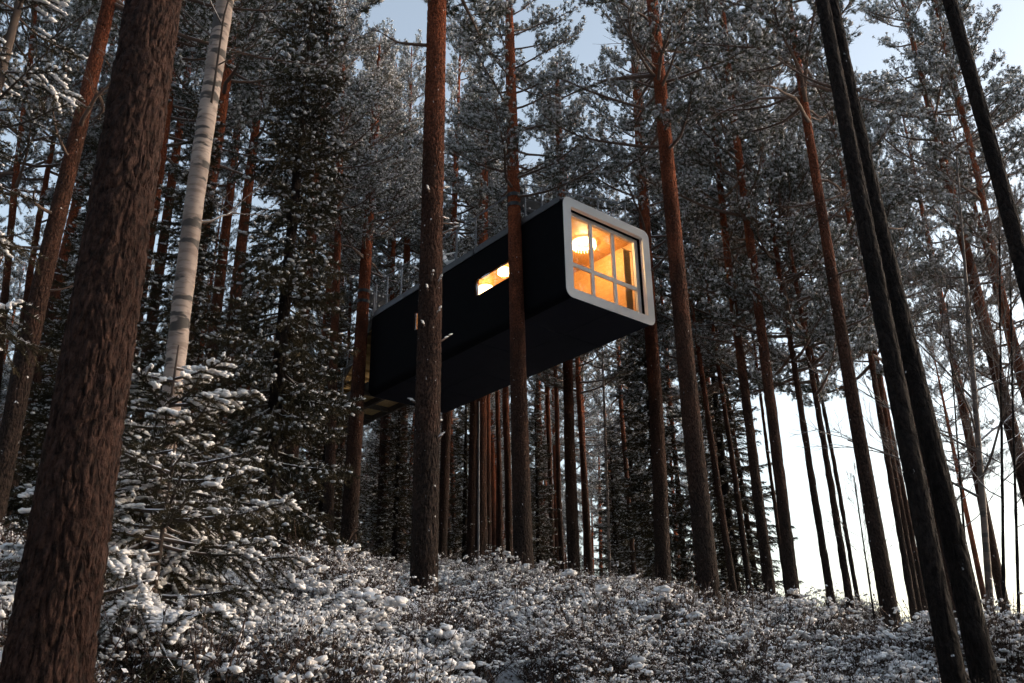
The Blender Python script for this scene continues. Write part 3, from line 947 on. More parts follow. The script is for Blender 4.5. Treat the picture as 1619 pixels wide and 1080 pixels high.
def pine(row, idx):
    base, ax, hh, rr, h = place_trunk(row)
    t = empty('pine_tree', base)
    tag(t, row['label'], 'pine tree', row.get('group'))
    near = row.get('near', 0)
    if near:
        zt = row.get('dense', 6.0)
        rings = np.concatenate([np.arange(-0.3, zt, row.get('step', 0.009)), np.linspace(zt, h, 40)])
        mb = trunk_mesh(base, (hh, ax), rr, row.get('sides', 260), rings, 0, row.get('plate', 0.012), 'trunk', None, idx, 0.0)
    else:
        big = row['w'][0] > 24
        sides = 64 if big else 22
        rings = np.arange(-0.3, h, 0.035 if big else 0.12)
        mb = trunk_mesh(base, (hh, ax), rr, sides, rings, 0.022, 0.007 if big else 0, 'trunk', None, idx, 0.0 if 'key' in row else 0.02)
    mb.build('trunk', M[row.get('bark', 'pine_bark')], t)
    if 'key' in row:
        TRUNK_AT[row['key']] = lambda z, b=base, a=ax: b + a * (z - b[2])
        TRUNK_R[row['key']] = lambda z, b=base, hh=hh, rr=rr: float(np.interp(z - b[2], hh, rr))
    rg = np.random.default_rng(500 + idx)
    if row.get('crown', True):
        v = PINES[row.get('var', idx % 5)]
        Lc = row.get('Lc', 10.5) * rg.uniform(0.92, 1.1)
        s = row.get('cs', 1.0 if row['lo'][0] < 850 else 0.95) * rg.uniform(1.1, 1.4)
        cb = np.array(ax) * (h - Lc)
        m = Matrix.Translation(Vector(cb)) @ align(ax, rg.uniform(0, 6.28), s, Lc / 9.0)
        l_ = link('limbs', v[3], t); l_.matrix_local = m
        c_ = link('crown', v[4], t); c_.matrix_local = m
        link('snow', v[5], c_)
        top = h - Lc
    else:
        top = h
    if 'stubs' in row:
        for k in range(row['stubs'][0]):
            z = rg.uniform(*row['stubs'][1:]); a_ = rg.uniform(0, 6.28)
            b = link('branch_stub', STUBS[rg.integers(0, 3)], t)
            rad_ = float(np.interp(z, hh, rr)) - 0.02
            b.matrix_local = Matrix.Translation(Vector(np.array(ax) * z)) @ Matrix.Rotation(a_, 4, 'Z') @ Matrix.Translation((rad_, 0, 0)) @ Matrix.Rotation(rg.uniform(-0.5, 0.1), 4, 'Y')
    nd_ = row.get('dead', 7)
    lo = row.get('deadlo', 4.0)
    for k in range(nd_):
        z = rg.uniform(lo, max(top + 0.5, lo + 1))
        b = link('branch', DEAD[rg.integers(0, 6)], t)
        s = rg.uniform(0.6, 1.25) * row.get('ds', 1.0)
        b.matrix_local = Matrix.Translation(Vector(np.array(ax) * z)) @ Matrix.Rotation(rg.uniform(0, 6.28), 4, 'Z') @ Matrix.Rotation(rg.uniform(-0.3, 0.3), 4, 'X') @ Matrix.Scale(s, 4)
    return t

# lo / hi: photo pixels the trunk's axis passes through; w: its widths there in pixels; d: metres from the camera
_p = wld(hit(812, 330, 0, -HW)); DFRONT = math.hypot(_p[0], _p[1]) - 0.42
_p = wld(hit(575, 485, 0, -HW)); DREAR = math.hypot(_p[0], _p[1]) - 0.45
PINE_ROWS = [
    dict(label='huge dark furrowed pine trunk filling the left edge of the picture', lo=(75, 1060), hi=(244, 0), w=(146, 88), d=3.7, h=19, near=1, dense=5.6, bark='old_bark', dead=0),
    dict(label='thick rough pine trunk in front of the middle of the black cabin', lo=(675, 700), hi=(691, 0), w=(42, 30), d=10.7, h=21, near=1, dense=11.0, step=0.017, sides=130, dead=5, deadlo=8.5, stubs=(16, 2.0, 6.5)),
    dict(label='pine clamped to the cabin roof by two black bands near its white front', lo=(827, 880), hi=(806, 60), w=(32, 15), d=DFRONT, h=21, key='bracket_front', dead=8, deadlo=11.5),
    dict(label='pine at the rear end of the cabin holding the rear roof bracket', lo=(551, 840), hi=(592, 200), w=(26, 14), d=DREAR, h=21.5, key='bracket_rear', dead=8, deadlo=11),
    dict(label='orange pine just right of the white framed cabin front', lo=(1118, 900), hi=(1029, 0), w=(35, 18), d=16.5, h=19.5, dead=10, deadlo=11.5),
    dict(label='dark pine trunk passing behind the right corner of the cabin front', lo=(1048, 900), hi=(1003, 40), w=(26, 13), d=25.0, h=21, dead=8, deadlo=12.5),
    dict(label='orange pine standing under the cabin front, its crown above the roof', lo=(909, 890), hi=(884, 160), w=(20, 10), d=27.5, h=20.5, dead=6, deadlo=9),
    dict(label='pine behind the cabin beside the thin steel pipe', lo=(761, 860), hi=(766, 160), w=(18, 12), d=33.0, h=23, dead=6, deadlo=9),
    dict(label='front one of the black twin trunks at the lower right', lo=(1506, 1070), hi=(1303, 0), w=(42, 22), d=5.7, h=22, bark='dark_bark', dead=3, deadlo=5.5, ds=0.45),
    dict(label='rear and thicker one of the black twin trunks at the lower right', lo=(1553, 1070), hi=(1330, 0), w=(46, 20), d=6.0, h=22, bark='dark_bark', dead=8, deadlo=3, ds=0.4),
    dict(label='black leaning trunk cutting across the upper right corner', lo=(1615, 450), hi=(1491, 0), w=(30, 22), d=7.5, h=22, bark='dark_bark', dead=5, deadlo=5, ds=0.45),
    dict(label='orange topped pine just left of the black twin trunks', lo=(1410, 970), hi=(1266, 110), w=(30, 12), d=15.0, h=16.5, dead=12, deadlo=6, Lc=6),
    dict(label='straight pine whose dark base meets the snow at the left edge of the bright gap', lo=(1255, 950), hi=(1146, 60), w=(21, 10), d=20.0, h=19.5, dead=9, deadlo=7, cs=0.8, stubs=(6, 3, 7)),
    dict(label='slim pine left of the bright gap, in front of a snowy spruce', lo=(1216, 945), hi=(1132, 225), w=(19, 9), d=21.0, h=18, dead=10, deadlo=6, cs=0.62),
    dict(label='lone dark thin trunk inside the bright gap, left of a close pair', lo=(1311, 955), hi=(1225, 360), w=(13, 7), d=21.0, h=16.5, dead=8, deadlo=8, cs=0.8),
    dict(label='darker one of the close pair of thin trunks in the bright gap', lo=(1345, 955), hi=(1264, 490), w=(13, 7), d=21.0, h=16, dead=7, deadlo=7, cs=0.8),
    dict(label='thinner reddish one of the close pair of trunks in the bright gap', lo=(1361, 965), hi=(1302, 650), w=(8, 6), d=24.0, h=14, dead=5, deadlo=7, cs=0.7, Lc=6),
    dict(label='leftmost of three slim orange trunks left of the black twins', lo=(1446, 975), hi=(1373, 540), w=(12, 9), d=24.0, h=18, dead=5, deadlo=8),
    dict(label='middle one of three slim orange trunks left of the black twins', lo=(1454, 965), hi=(1391, 605), w=(10, 8), d=27.0, h=19, dead=5, deadlo=9),
    dict(label='rightmost of three slim orange trunks left of the black twins', lo=(1464, 960), hi=(1399, 630), w=(10, 8), d=29.0, h=19, dead=5, deadlo=9),
    dict(label='tall slender pine at the right edge, behind the leaning corner trunk', lo=(1604, 530), hi=(1501, 110), w=(13, 8), d=25.0, h=20, dead=6, deadlo=8),
    dict(label='second slender pine at the right edge, close beside a taller one', lo=(1592, 530), hi=(1552, 380), w=(10, 8), d=29.0, h=19, dead=5, deadlo=8),
    dict(label='bright orange leaning pine left of the huge furrowed trunk', lo=(25, 650), hi=(173, 0), w=(36, 22), d=13.0, h=19, dead=7, deadlo=4),
    dict(label='pine trunk hidden partly behind the upper birch stem', lo=(330, 300), hi=(378, 0), w=(19, 15), d=20.0, h=21, dead=5, deadlo=9),
    dict(label='narrow red trunk glimpsed right behind the huge furrowed trunk', lo=(240, 350), hi=(272, 130), w=(14, 11), d=21.0, h=20, dead=4, deadlo=9),
    dict(label='small trunk at the left edge, upper one under the snowy bough', lo=(2, 540), hi=(48, 60), w=(13, 9), d=22.0, h=20, dead=4, deadlo=9),
    dict(label='small trunk near the left edge, between the snowy bough and the orange pine', lo=(28, 560), hi=(68, 330), w=(12, 10), d=25.0, h=20, dead=4, deadlo=9),
    dict(label='thin bright orange trunk under the cabin, left of the clamped pine', lo=(791, 890), hi=(787, 645), w=(9, 7), d=37.0, h=21, dead=3, deadlo=9),
    dict(label='dark trunk right behind the clamped pine below the cabin', lo=(806, 890), hi=(801, 625), w=(12, 10), d=35.0, h=21, dead=3, deadlo=9),
    dict(label='left one of a thin trunk pair right of the clamped pine under the cabin', lo=(874, 900), hi=(867, 620), w=(8, 7), d=36.0, h=20, dead=3, deadlo=9),
    dict(label='right and brighter one of a thin pair left of the orange pine under the cabin', lo=(890, 900), hi=(880, 640), w=(9, 7), d=34.0, h=20, dead=3, deadlo=9),
    dict(label='thin dark trunk right behind the orange pine under the cabin front', lo=(932, 890), hi=(917, 620), w=(11, 9), d=34.0, h=20, dead=3, deadlo=9),
    dict(label='slim trunk right of the pale sapling below the cabin front', lo=(1001, 890), hi=(985, 660), w=(8, 7), d=36.0, h=20, dead=3, deadlo=9),
    dict(label='thin trunk between two big pines right below the cabin front', lo=(1084, 920), hi=(1060, 640), w=(9, 7), d=33.0, h=20, dead=3, deadlo=9),
    dict(label='left one of two thin trunks seen right of the thick central trunk', lo=(709, 860), hi=(704, 660), w=(7, 6), d=40.0, h=21, dead=2, deadlo=9),
    dict(label='right one of two thin trunks seen right of the thick central trunk', lo=(718, 860), hi=(714, 660), w=(7, 6), d=41.0, h=21, dead=2, deadlo=9),
    dict(label='short looking trunk left of the slim pine at the snowy spruce', lo=(1158, 935), hi=(1130, 740), w=(12, 10), d=27.0, h=18, dead=4, deadlo=7),
    dict(label='left one of two reddish trunks at the foot of the snowy spruce', lo=(1188, 945), hi=(1165, 780), w=(10, 9), d=28.0, h=18, dead=4, deadlo=7),
    dict(label='right one of two reddish trunks at the foot of the snowy spruce', lo=(1200, 945), hi=(1176, 790), w=(9, 8), d=30.0, h=18, dead=4, deadlo=7),
    dict(label='thin red trunk tight against the left side of the bright gap', lo=(1245, 945), hi=(1222, 780), w=(7, 6), d=28.0, h=17, dead=3, deadlo=7, cs=0.8),
    dict(label='slim trunk beside the crooked birch left of the rear bracket pine', lo=(531, 830), hi=(545, 620), w=(9, 7), d=36.0, h=20, dead=3, deadlo=9),
    dict(label='thin trunk right of the dark spruce, under its lowest boughs', lo=(500, 850), hi=(512, 640), w=(7, 6), d=38.0, h=20, dead=3, deadlo=9),
    dict(label='dim trunk between the rear bracket pine and the thick central trunk', lo=(603, 850), hi=(612, 640), w=(16, 13), d=34.0, h=21, dead=4, deadlo=9),
]
for i, row in enumerate(PINE_ROWS):
    pine(row, i)

build_cabin()

# ------------------------------------------------------------------ lamps in the cabin
def pendant(px, py, yplane, rad, hgt, label, power):
    p = hit(px, py, 1, yplane)
    t = empty('pendant_lamp', wld(p), -CYAW)
    tag(t, label, 'lamp', 'lit lamps in the cabin')
    mb = MB()
    n = 48
    th = np.linspace(0, 2 * math.pi, n, endpoint=False)
    prof = [(0.55, -0.5), (0.98, -0.42), (1.0, 0.0), (0.92, 0.35), (0.5, 0.5), (0.08, 0.52)]
    V = [(rad * r * math.cos(a_) * (1 + 0.012 * (-1) ** i), rad * r * math.sin(a_) * (1 + 0.012 * (-1) ** i), hgt * z) for r, z in prof for i, a_ in enumerate(th)]
    q = [(k * n + i, k * n + (i + 1) % n, (k + 1) * n + (i + 1) % n, (k + 1) * n + i) for k in range(len(prof) - 1) for i in range(n)]
    mb.add(V, q)
    mb.build('lamp_shade', M['lamp'], t, smooth=False)
    # pleat fringe hanging from the rim
    fr = MB()
    for i in range(0, n, 2):
        a_ = th[i]; x, y = rad * 0.97 * math.cos(a_), rad * 0.97 * math.sin(a_)
        fr.box((x - 0.007, y - 0.007, -hgt * 0.75), (x + 0.007, y + 0.007, -hgt * 0.42))
    fr.build('fringe', M['lamp'], t, smooth=False)
    MB().tube([(0, 0, hgt * 0.5), (0, 0, max(hgt * 0.5 + 0.05, CH - 0.165 - p[2]))], 0.008, 6).build('cord', M['iron'], t)
    ld = bpy.data.lights.new('lamp_light', 'POINT')
    ld.energy = power; ld.color = (1.0, 0.61, 0.26); ld.shadow_soft_size = 0.08
    lo = link('lamp_light', ld, t)
    lo.location = (0, 0, -hgt * 0.5 - 0.12)
pendant(923, 381, 1.35, 0.36, 0.30, 'glowing round lamp in the upper left panes of the big front window', 42)
pendant(797, 428, 4.0, 0.20, 0.16, 'small glowing lamp high in the long side window', 20)
pendant(768, 458, 5.2, 0.26, 0.24, 'wide glowing lamp low in the long side window', 25)
pendant(660, 498, 8.4, 0.10, 0.10, 'glow in the small rear side window', 90)

def build_furnishing():
    # curtain drawn aside at the right of the big window
    t = empty('curtain', wld((HW - 0.52, 0.52, 0.17)), -CYAW)
    tag(t, 'brown curtain drawn aside at the right of the big front window', 'curtain')
    xs = np.linspace(0, 0.26, 40)
    V = [(x, 0.03 * math.sin(x * 110), z) for z in (0.0, 2.35) for x in xs] + [(x, 0.03 * math.sin(x * 110) + 0.008, z) for z in (0.0, 2.35) for x in xs]
    q = [(i, i + 1, 41 + i, 40 + i) for i in range(39)] + [(80 + i, 120 + i, 121 + i, 81 + i) for i in range(39)]
    MB().add(V, q).build('cloth', M['curtain'], t)
    MB().tube([(-0.05, 0.0, 2.37), (0.33, 0.0, 2.37)], 0.012, 8).build('rod', M['iron'], t)
    # pale deck chair standing on the roof terrace
    p = hit(712, 398, 0, -HW + 0.45)
    c = empty('deck_chair', wld((p[0], p[1], CH + 0.06)), -CYAW + 0.5)
    tag(c, 'pale folding deck chair on the roof terrace behind the railing', 'chair')
    def slab(name, A, B, w, th, m):
        A, B = np.array(A, float), np.array(B, float)
        d = nrm(B - A); n_ = np.cross(d, [1, 0, 0])
        V = [P + np.array([x, 0, 0]) + n_ * o for P in (A, B) for x, o in ((-w / 2, -th), (w / 2, -th), (w / 2, th), (-w / 2, th))]
        MB().add(V, [(0, 3, 2, 1), (4, 5, 6, 7), (0, 1, 5, 4), (1, 2, 6, 5), (2, 3, 7, 6), (3, 0, 4, 7)]).build(name, m, c, smooth=False)
    slab('seat', (0, -0.45, 0.42), (0, 0.05, 0.36), 0.55, 0.02, M['white'])
    slab('backrest', (0, 0.07, 0.38), (0, 0.42, 1.15), 0.55, 0.02, M['white'])
    for x in (-0.3, 0.3):
        slab('armrest', (x, -0.35, 0.62), (x, 0.24, 0.64), 0.05, 0.015, M['white'])
        slab('leg', (x, -0.40, 0.0), (x, -0.30, 0.60), 0.04, 0.02, M['steel'])
        slab('leg', (x, 0.30, 0.0), (x, 0.12, 0.62), 0.04, 0.02, M['steel'])
build_furnishing()

# ------------------------------------------------------------------ footbridge behind the cabin
def build_bridge():
    p0 = wld((-HW + 0.05, CL + 0.04, 0.45))
    t = empty('footbridge', p0, -CYAW)
    tag(t, 'timber footbridge leaving the rear end of the cabin at floor height', 'footbridge')
    Ln, Wd = 6.0, 1.9
    for i in range(30):
        y = 0.02 + i * Ln / 30
        MB().box((0.0, y, 0.0), (Wd, y + Ln / 30 - 0.02, 0.04)).build('plank', M['timber'], t, smooth=False)
    for x0, x1 in ((-0.06, -0.003), (Wd + 0.003, Wd + 0.06), (Wd / 2 - 0.04, Wd / 2 + 0.04)):
        MB().box((x0, 0.01, -0.22), (x1, Ln, -0.003 if 0 < x0 < Wd else 0.05)).build('stringer', M['timber_dark'], t, smooth=False)
    for i in range(5):
        y = 0.6 + i * 1.2
        for x0, x1 in ((0.003, Wd / 2 - 0.043), (Wd / 2 + 0.043, Wd - 0.003)):
            MB().box((x0, y, -0.18), (x1, y + 0.07, -0.003)).build('joist', M['timber_dark'], t, smooth=False)
        for x in (-0.03, Wd + 0.03):
            MB().box((x - 0.022, y, 0.053), (x + 0.022, y + 0.045, 1.05)).build('post', M['steel'], t, smooth=False)
    for x in (-0.03, Wd + 0.03):
        MB().tube([(x, 0.3, 1.07), (x, Ln, 1.07)], 0.02, 6).build('rail', M['steel'], t)
    # stair from the bridge up to the roof terrace
    q0 = wld((-HW + 0.12, CL + 0.06, 0.5))
    st = empty('roof_stair', q0, -CYAW)
    tag(st, 'pale timber stair climbing from the footbridge to the cabin roof', 'stair')
    n, run, rise, wd = 11, 2.55, 2.4, 1.35
    for i in range(n):
        y = run * (1 - (i + 1) / n); z = rise * (i + 1) / n
        MB().box((0.0, y - 0.02, z - 0.045), (wd, y + run / n + 0.03, z)).build('tread', M['timber'], st, smooth=False)
        MB().box((0.01, y + run / n - 0.02, z - rise / n + 0.003), (wd - 0.01, y + run / n, z - 0.048)).build('riser', M['timber'], st, smooth=False)
    for x0, x1 in ((-0.055, -0.003), (wd + 0.003, wd + 0.055)):
        V = [(x, y, z) for x in (x0, x1) for y, z in ((run + 0.12, -0.02), (run + 0.12, 0.28), (-0.02, rise + 0.12), (-0.02, rise - 0.2))]
        MB().add(V, [(0, 1, 2, 3), (7, 6, 5, 4), (0, 4, 5, 1), (1, 5, 6, 2), (2, 6, 7, 3), (3, 7, 4, 0)]).build('stringer', M['timber_dark'], st, smooth=False)
        xm = (x0 + x1) / 2
        for k in range(4):
            y = run * k / 3.0; z = rise * (1 - k / 3.0)
            MB().box((xm - 0.02, y, z + 0.1), (xm + 0.02, y + 0.04, z + 1.0)).build('post', M['steel'], st, smooth=False)
        MB().tube([(xm, 0.02, rise + 1.02), (xm, run + 0.02, 1.02)], 0.02, 6).build('rail', M['steel'], st)
build_bridge()

# ------------------------------------------------------------------ spruces
def spruce(label, px, py, d, var, h=None, s=1.0, z_off=0.0, group=None, spin=0.0):
    v = SPRUCES[var]
    P = at(px, py, d)
    zb = float(gz(P[0], P[1]))
    t = empty('spruce_tree', (P[0], P[1], zb - 0.05))
    tag(t, label, 'spruce tree', group)
    ht = v[6]
    k = (h or ht) / ht
    tb = MB().tube([(0, 0, -0.2), (0, 0, ht * k * 0.5), (0, 0, ht * k)], (0.15 * s, 0.09 * s, 0.012), 12)
    tb.build('trunk', M['dark_bark'], t)
    m = Matrix.Rotation(spin, 4, 'Z') @ Matrix.Diagonal((s, s, k, 1))
    l_ = link('limbs', v[3], t); l_.matrix_local = m
    c_ = link('crown', v[4], t); c_.matrix_local = m
    link('snow', v[5], c_)
    return t
spruce('tall dark spruce with brownish boughs between the birch and the cabin', 420, 800, 15.0, 0, h=15.5, s=1.0)
spruce('dim spruce low behind the rear bracket pine', 625, 840, 33.0, 1, h=9.0, s=0.9, spin=1)
spruce('dark spruce behind the right corner of the cabin front', 1045, 880, 30.0, 0, h=15.5, s=1.0, spin=2)
spruce('snowy spruce left of the bright gap behind the slim pines', 1160, 900, 30.0, 0, h=13.0, s=1.3, spin=3)
spruce('small dark spruce under the cabin right of the clamped pine', 852, 890, 34.0, 1, h=9.0, s=0.8, spin=4)
spruce('bluish snowy spruce at the left edge behind the orange leaning pine', 90, 800, 21.0, 0, h=14.0, s=1.1, spin=5)
spruce('dim spruce under the cabin between two thin trunks and the steel pipe', 735, 860, 38.0, 1, h=11.0, s=1.0, spin=0.5)
spruce('spruce at the far left low behind the huge furrowed trunk', 230, 850, 17.0, 1, h=11.0, s=1.0, spin=2.2)
spruce('spruce showing between the small rear window pine and the tall dark spruce', 505, 860, 31.0, 1, h=12.0, s=1.0, spin=3.3)
spruce('spruce low between the pale sapling and the corner pine', 975, 890, 40.0, 1, h=10.0, s=1.0, spin=1.7)

def near_spruce(label, px, py, d, Ht, R, step, per, z0, seed, base_z=None, snow_k=1.0, snow_s=1.0, needle_k=9):
    P = at(px, py, d)
    zb = float(gz(P[0], P[1])) if base_z is None else base_z
    wd_, nd_, sn_, (sp_, sa_, ss_), rg = spruce_crown(seed, Ht, R, step, per, z0, nl=0.024, nw=0.0034, K=needle_k, tw=0.075, power=0.7, chain=0.017)
    n = len(sp_)
    amount = vnoise(sp_ * 5.0 + 4.0) * 0.7 + vnoise(sp_ * 16.0) * 0.3
    keep = (amount > 0.56 - 0.16 * snow_k) & (rg.random(n) < 0.9)
    sp2 = sp_[keep]; n = len(sp2)
    r = (0.006 + 0.036 * np.clip(amount[keep] - 0.36, 0, 1) * rg.uniform(0.55, 1.15, n)) * snow_s
    lumps(sn_, sp2 + np.stack([rg.normal(size=n) * 0.004, rg.normal(size=n) * 0.004, r * 0.35], -1), np.stack([r * rg.uniform(1.0, 1.9, n), r * rg.uniform(0.8, 1.2, n), r * rg.uniform(0.5, 0.85, n)], -1), rg, ICO2, 0.7, axis=sa_[keep] + rg.normal(size=n) * 0.35)
    t = empty('spruce_tree', (P[0], P[1], zb - 0.03))
    tag(t, label, 'spruce tree')
    MB().tube([(0, 0, -0.1), (0, 0, Ht * 0.5), (0, 0, Ht)], (0.008 * Ht + 0.008, 0.005 * Ht + 0.006, 0.005), 10).build('trunk', M['twig'], t)
    tag(wd_.build('limbs', M['twig'], t), kind='stuff')
    c_ = nd_.build('crown', M['spruce_needle'], t, smooth=False)
    sn_.build('snow', M['snow'], c_)
near_spruce('small spruce heaped with snow right of the huge furrowed trunk', 232, 900, 5.6, 1.75, 1.0, 0.21, 7, 0.12, 41, snow_k=0.2, needle_k=15)
near_spruce('low twiggy spruce with snowy boughs at the foot of the huge trunk', 235, 1000, 4.9, 1.15, 0.95, 0.16, 7, 0.08, 43, needle_k=8, snow_s=0.9, snow_k=0.2)
near_spruce('spruce off the left edge reaching snowy boughs into the picture', -150, 700, 6.0, 6.4, 0.8, 0.50, 6, 1.9, 42, snow_k=-0.2, snow_s=0.8, needle_k=12)

# ------------------------------------------------------------------ birches and bare saplings
def birch(label, lo, hi, w, d, h, seed, bark='birch_bark', spread=0.7, nb=12, depth=3, cat='birch tree', name='birch_tree', group=None, curve=0.0):
    base, ax, hh, rr, h = place_trunk(dict(lo=lo, hi=hi, w=w, d=d, h=h))
    t = empty(name, base)
    tag(t, label, cat, group)
    rings = np.arange(-0.3, h, 0.05)
    trunk_mesh(base, (hh, ax), rr, 28 if w[0] > 15 else 10, rings, 0.008, 0, 'trunk', None, seed).build('trunk', M[bark], t)
    b = bare_tree(seed, h, rr.max() * (0.45 if w[0] > 20 else 0.9), spread, depth, nb)
    o = tag(b.build('branches', M['bare'], t), kind='stuff')
    o.matrix_local = align(ax, 0, 1.0)
birch('white barked birch with black scars behind the small snowy spruce', (263, 680), (357, 0), (34, 28), 8.6, 13, 61, spread=0.55, nb=9)
birch('leafless birch with forked limbs right of the black twin trunks', (1561, 930), (1532, 540), (13, 8), 17.0, 9.5, 62, 'silhouette_birch', spread=1.0, nb=20, depth=4)
birch('bare thin sapling nearest the right edge', (1610, 1000), (1603, 640), (6, 4), 15.0, 6.5, 63, 'dark_bark', 0.9, 16, 4, 'bare sapling', 'bare_sapling')
birch('bare thin sapling between the forked birch and the right edge', (1588, 1000), (1583, 640), (7, 4), 15.5, 7.5, 64, 'dark_bark', 0.95, 16, 4, 'bare sapling', 'bare_sapling')
birch('bare sapling close left of the forked birch', (1535, 980), (1515, 700), (5, 3), 19.0, 7.0, 65, 'dark_bark', 0.95, 16, 4, 'bare sapling', 'bare_sapling')
birch('pale hair-thin sapling under the cabin right of the orange pine', (965, 890), (956, 650), (5, 4), 30.0, 11.0, 66, 'birch_bark', 0.4, 10, 3, 'birch tree', 'birch_tree')
birch('crooked pale birch stem left of the rear bracket pine', (521, 840), (530, 640), (8, 6), 31.0, 12.0, 67, 'birch_bark', 0.5, 10, 3)
birch('twiggy sapling in the bright gap at the foot of the reddish thin trunk', (1385, 980), (1370, 880), (3, 2), 21.0, 3.5, 68, 'dark_bark', 1.0, 12, 3, 'bare sapling', 'bare_sapling')

# ------------------------------------------------------------------ scatter (stuff only)
def scatter(name, pts, rot, scl, idx, objs, label):
    lib = bpy.data.collections.new(name + '_pieces')
    for o in objs:
        lib.objects.link(o)
    me = bpy.data.meshes.new(name)
    me.vertices.add(len(pts)); me.vertices.foreach_set('co', np.asarray(pts, np.float32).ravel())
    a = me.attributes.new('rot', 'FLOAT_VECTOR', 'POINT'); a.data.foreach_set('vector', np.asarray(rot, np.float32).ravel())
    a = me.attributes.new('scl', 'FLOAT_VECTOR', 'POINT'); a.data.foreach_set('vector', np.asarray(scl, np.float32).ravel())
    a = me.attributes.new('pick', 'INT', 'POINT'); a.data.foreach_set('value', np.asarray(idx, np.int32))
    o = link(name, me)
    tag(o, label, kind='stuff')
    g = bpy.data.node_groups.new(name, 'GeometryNodeTree')
    g.interface.new_socket('Geometry', in_out='INPUT', socket_type='NodeSocketGeometry')
    g.interface.new_socket('Geometry', in_out='OUTPUT', socket_type='NodeSocketGeometry')
    gi = g.nodes.new('NodeGroupInput'); go = g.nodes.new('NodeGroupOutput')
    ip = g.nodes.new('GeometryNodeInstanceOnPoints'); ci = g.nodes.new('GeometryNodeCollectionInfo')
    ci.inputs['Collection'].default_value = lib; ci.inputs['Separate Children'].default_value = True; ci.inputs['Reset Children'].default_value = True
    ip.inputs['Pick Instance'].default_value = True
    def attr(nm, ty):
        n = g.nodes.new('GeometryNodeInputNamedAttribute'); n.data_type = ty; n.inputs['Name'].default_value = nm
        return n.outputs['Attribute']
    g.links.new(gi.outputs[0], ip.inputs['Points']); g.links.new(ci.outputs[0], ip.inputs['Instance'])
    g.links.new(attr('rot', 'FLOAT_VECTOR'), ip.inputs['Rotation']); g.links.new(attr('scl', 'FLOAT_VECTOR'), ip.inputs['Scale'])
    g.links.new(attr('pick', 'INT'), ip.inputs['Instance Index'])
    g.links.new(ip.outputs[0], go.inputs[0])
    md = o.modifiers.new('scatter', 'NODES'); md.node_group = g
    return o

def piece(name, mb_mats):
    tot = MB(); mats = []
    for i, (mb, m) in enumerate(mb_mats):
        tot.merge(mb, i); mats.append(m)
    return bpy.data.objects.new(name, tot.mesh(name, mats, True))

# the wood behind, reading as one mass
def whole_pine(k):
    v = pine_crown(160 + k, 9.0, 2.4, 46, K=9, nw=0.016, capk=0.5)
    tr = MB().tube([(0, 0, -0.3), (0, 0, 7), (0, 0, 13), (0, 0, 20)], (0.17, 0.14, 0.10, 0.02), 10)
    lo = MB().merge(v[0], M=np.array(Matrix.Translation((0, 0, 11))))
    nd = MB().merge(v[1], M=np.array(Matrix.Translation((0, 0, 11))))
    sn = MB().merge(v[2], M=np.array(Matrix.Translation((0, 0, 11))))
    return piece('far_pine', [(tr, M['pine_bark']), (lo, M['limb']), (nd, M['pine_needle']), (sn, M['frost'])])
def whole_spruce(k):
    ht = SPRUCES[k][6]
    wd_, nd_, sn_, (sp_, sa_, ss_), rg_ = spruce_crown(260 + k, ht, (1.7, 1.5)[k], 0.36, 7, 0.5, nl=0.09, nw=0.022, K=4)
    kp = rg_.random(len(sp_)) < 0.6
    n_ = int(kp.sum())
    lumps(sn_, sp_[kp], np.stack([rg_.uniform(0.04, 0.09, n_), rg_.uniform(0.025, 0.05, n_), rg_.uniform(0.014, 0.028, n_)], -1), rg_, ICO1, 0.5, axis=sa_[kp])
    v = (wd_, nd_, sn_, None, None, None, ht)
    tr = MB().tube([(0, 0, -0.3), (0, 0, v[6] * 0.5), (0, 0, v[6])], (0.14, 0.08, 0.01), 10)
    return piece('far_spruce', [(tr, M['dark_bark']), (v[0], M['twig']), (v[1], M['spruce_needle']), (v[2], M['frost'])])
lib = [whole_pine(0), whole_pine(2), whole_pine(3), whole_spruce(0), whole_spruce(1)]
rg = np.random.default_rng(77)
pts, rots, scls, idx = [], [], [], []
def put(X, Y, kind, s):
    pts.append((X, Y, float(gz(X, Y, False)) - 0.2)); rots.append((rg.normal() * 0.015, rg.normal() * 0.015, rg.uniform(0, 6.28)))
    scls.append((s * rg.uniform(0.9, 1.1), s * rg.uniform(0.9, 1.1), s)); idx.append(kind)
cab_c = wld((0, 5, 0))[:2]
tries = 0
while len(pts) < 270 and tries < 20000:
    tries += 1
    r = math.sqrt(rg.uniform(36 ** 2, 85 ** 2)); a_ = rg.uniform(-0.75, 0.22)
    if a_ > 0.0 and rg.random() < 0.45: continue
    px = math.tan(a_)
    X, Y = r * math.sin(a_), r * math.cos(a_)
    if min([99] + [math.hypot(X - p[0], Y - p[1]) for p in pts]) < 1.5: continue
    put(X, Y, int(rg.choice([0, 1, 2, 3, 4], p=[.22, .22, .16, .2, .2])), rg.uniform(0.85, 1.2))
for px_, d_ in ((455, 29), (505, 34), (530, 27.5), (640, 36), (700, 35), (745, 37), (345, 23), (465, 24), (565, 31), (610, 39), (1125, 33), (1455, 32), (1530, 33), (1610, 26), (150, 27), (215, 25), (320, 28), (30, 30)):
    q_ = at(px_, 700, d_); put(q_[0], q_[1], int(rg.integers(0, 3)), rg.uniform(1.08, 1.2) * (1.2 if 600 < px_ < 900 else 1.0))
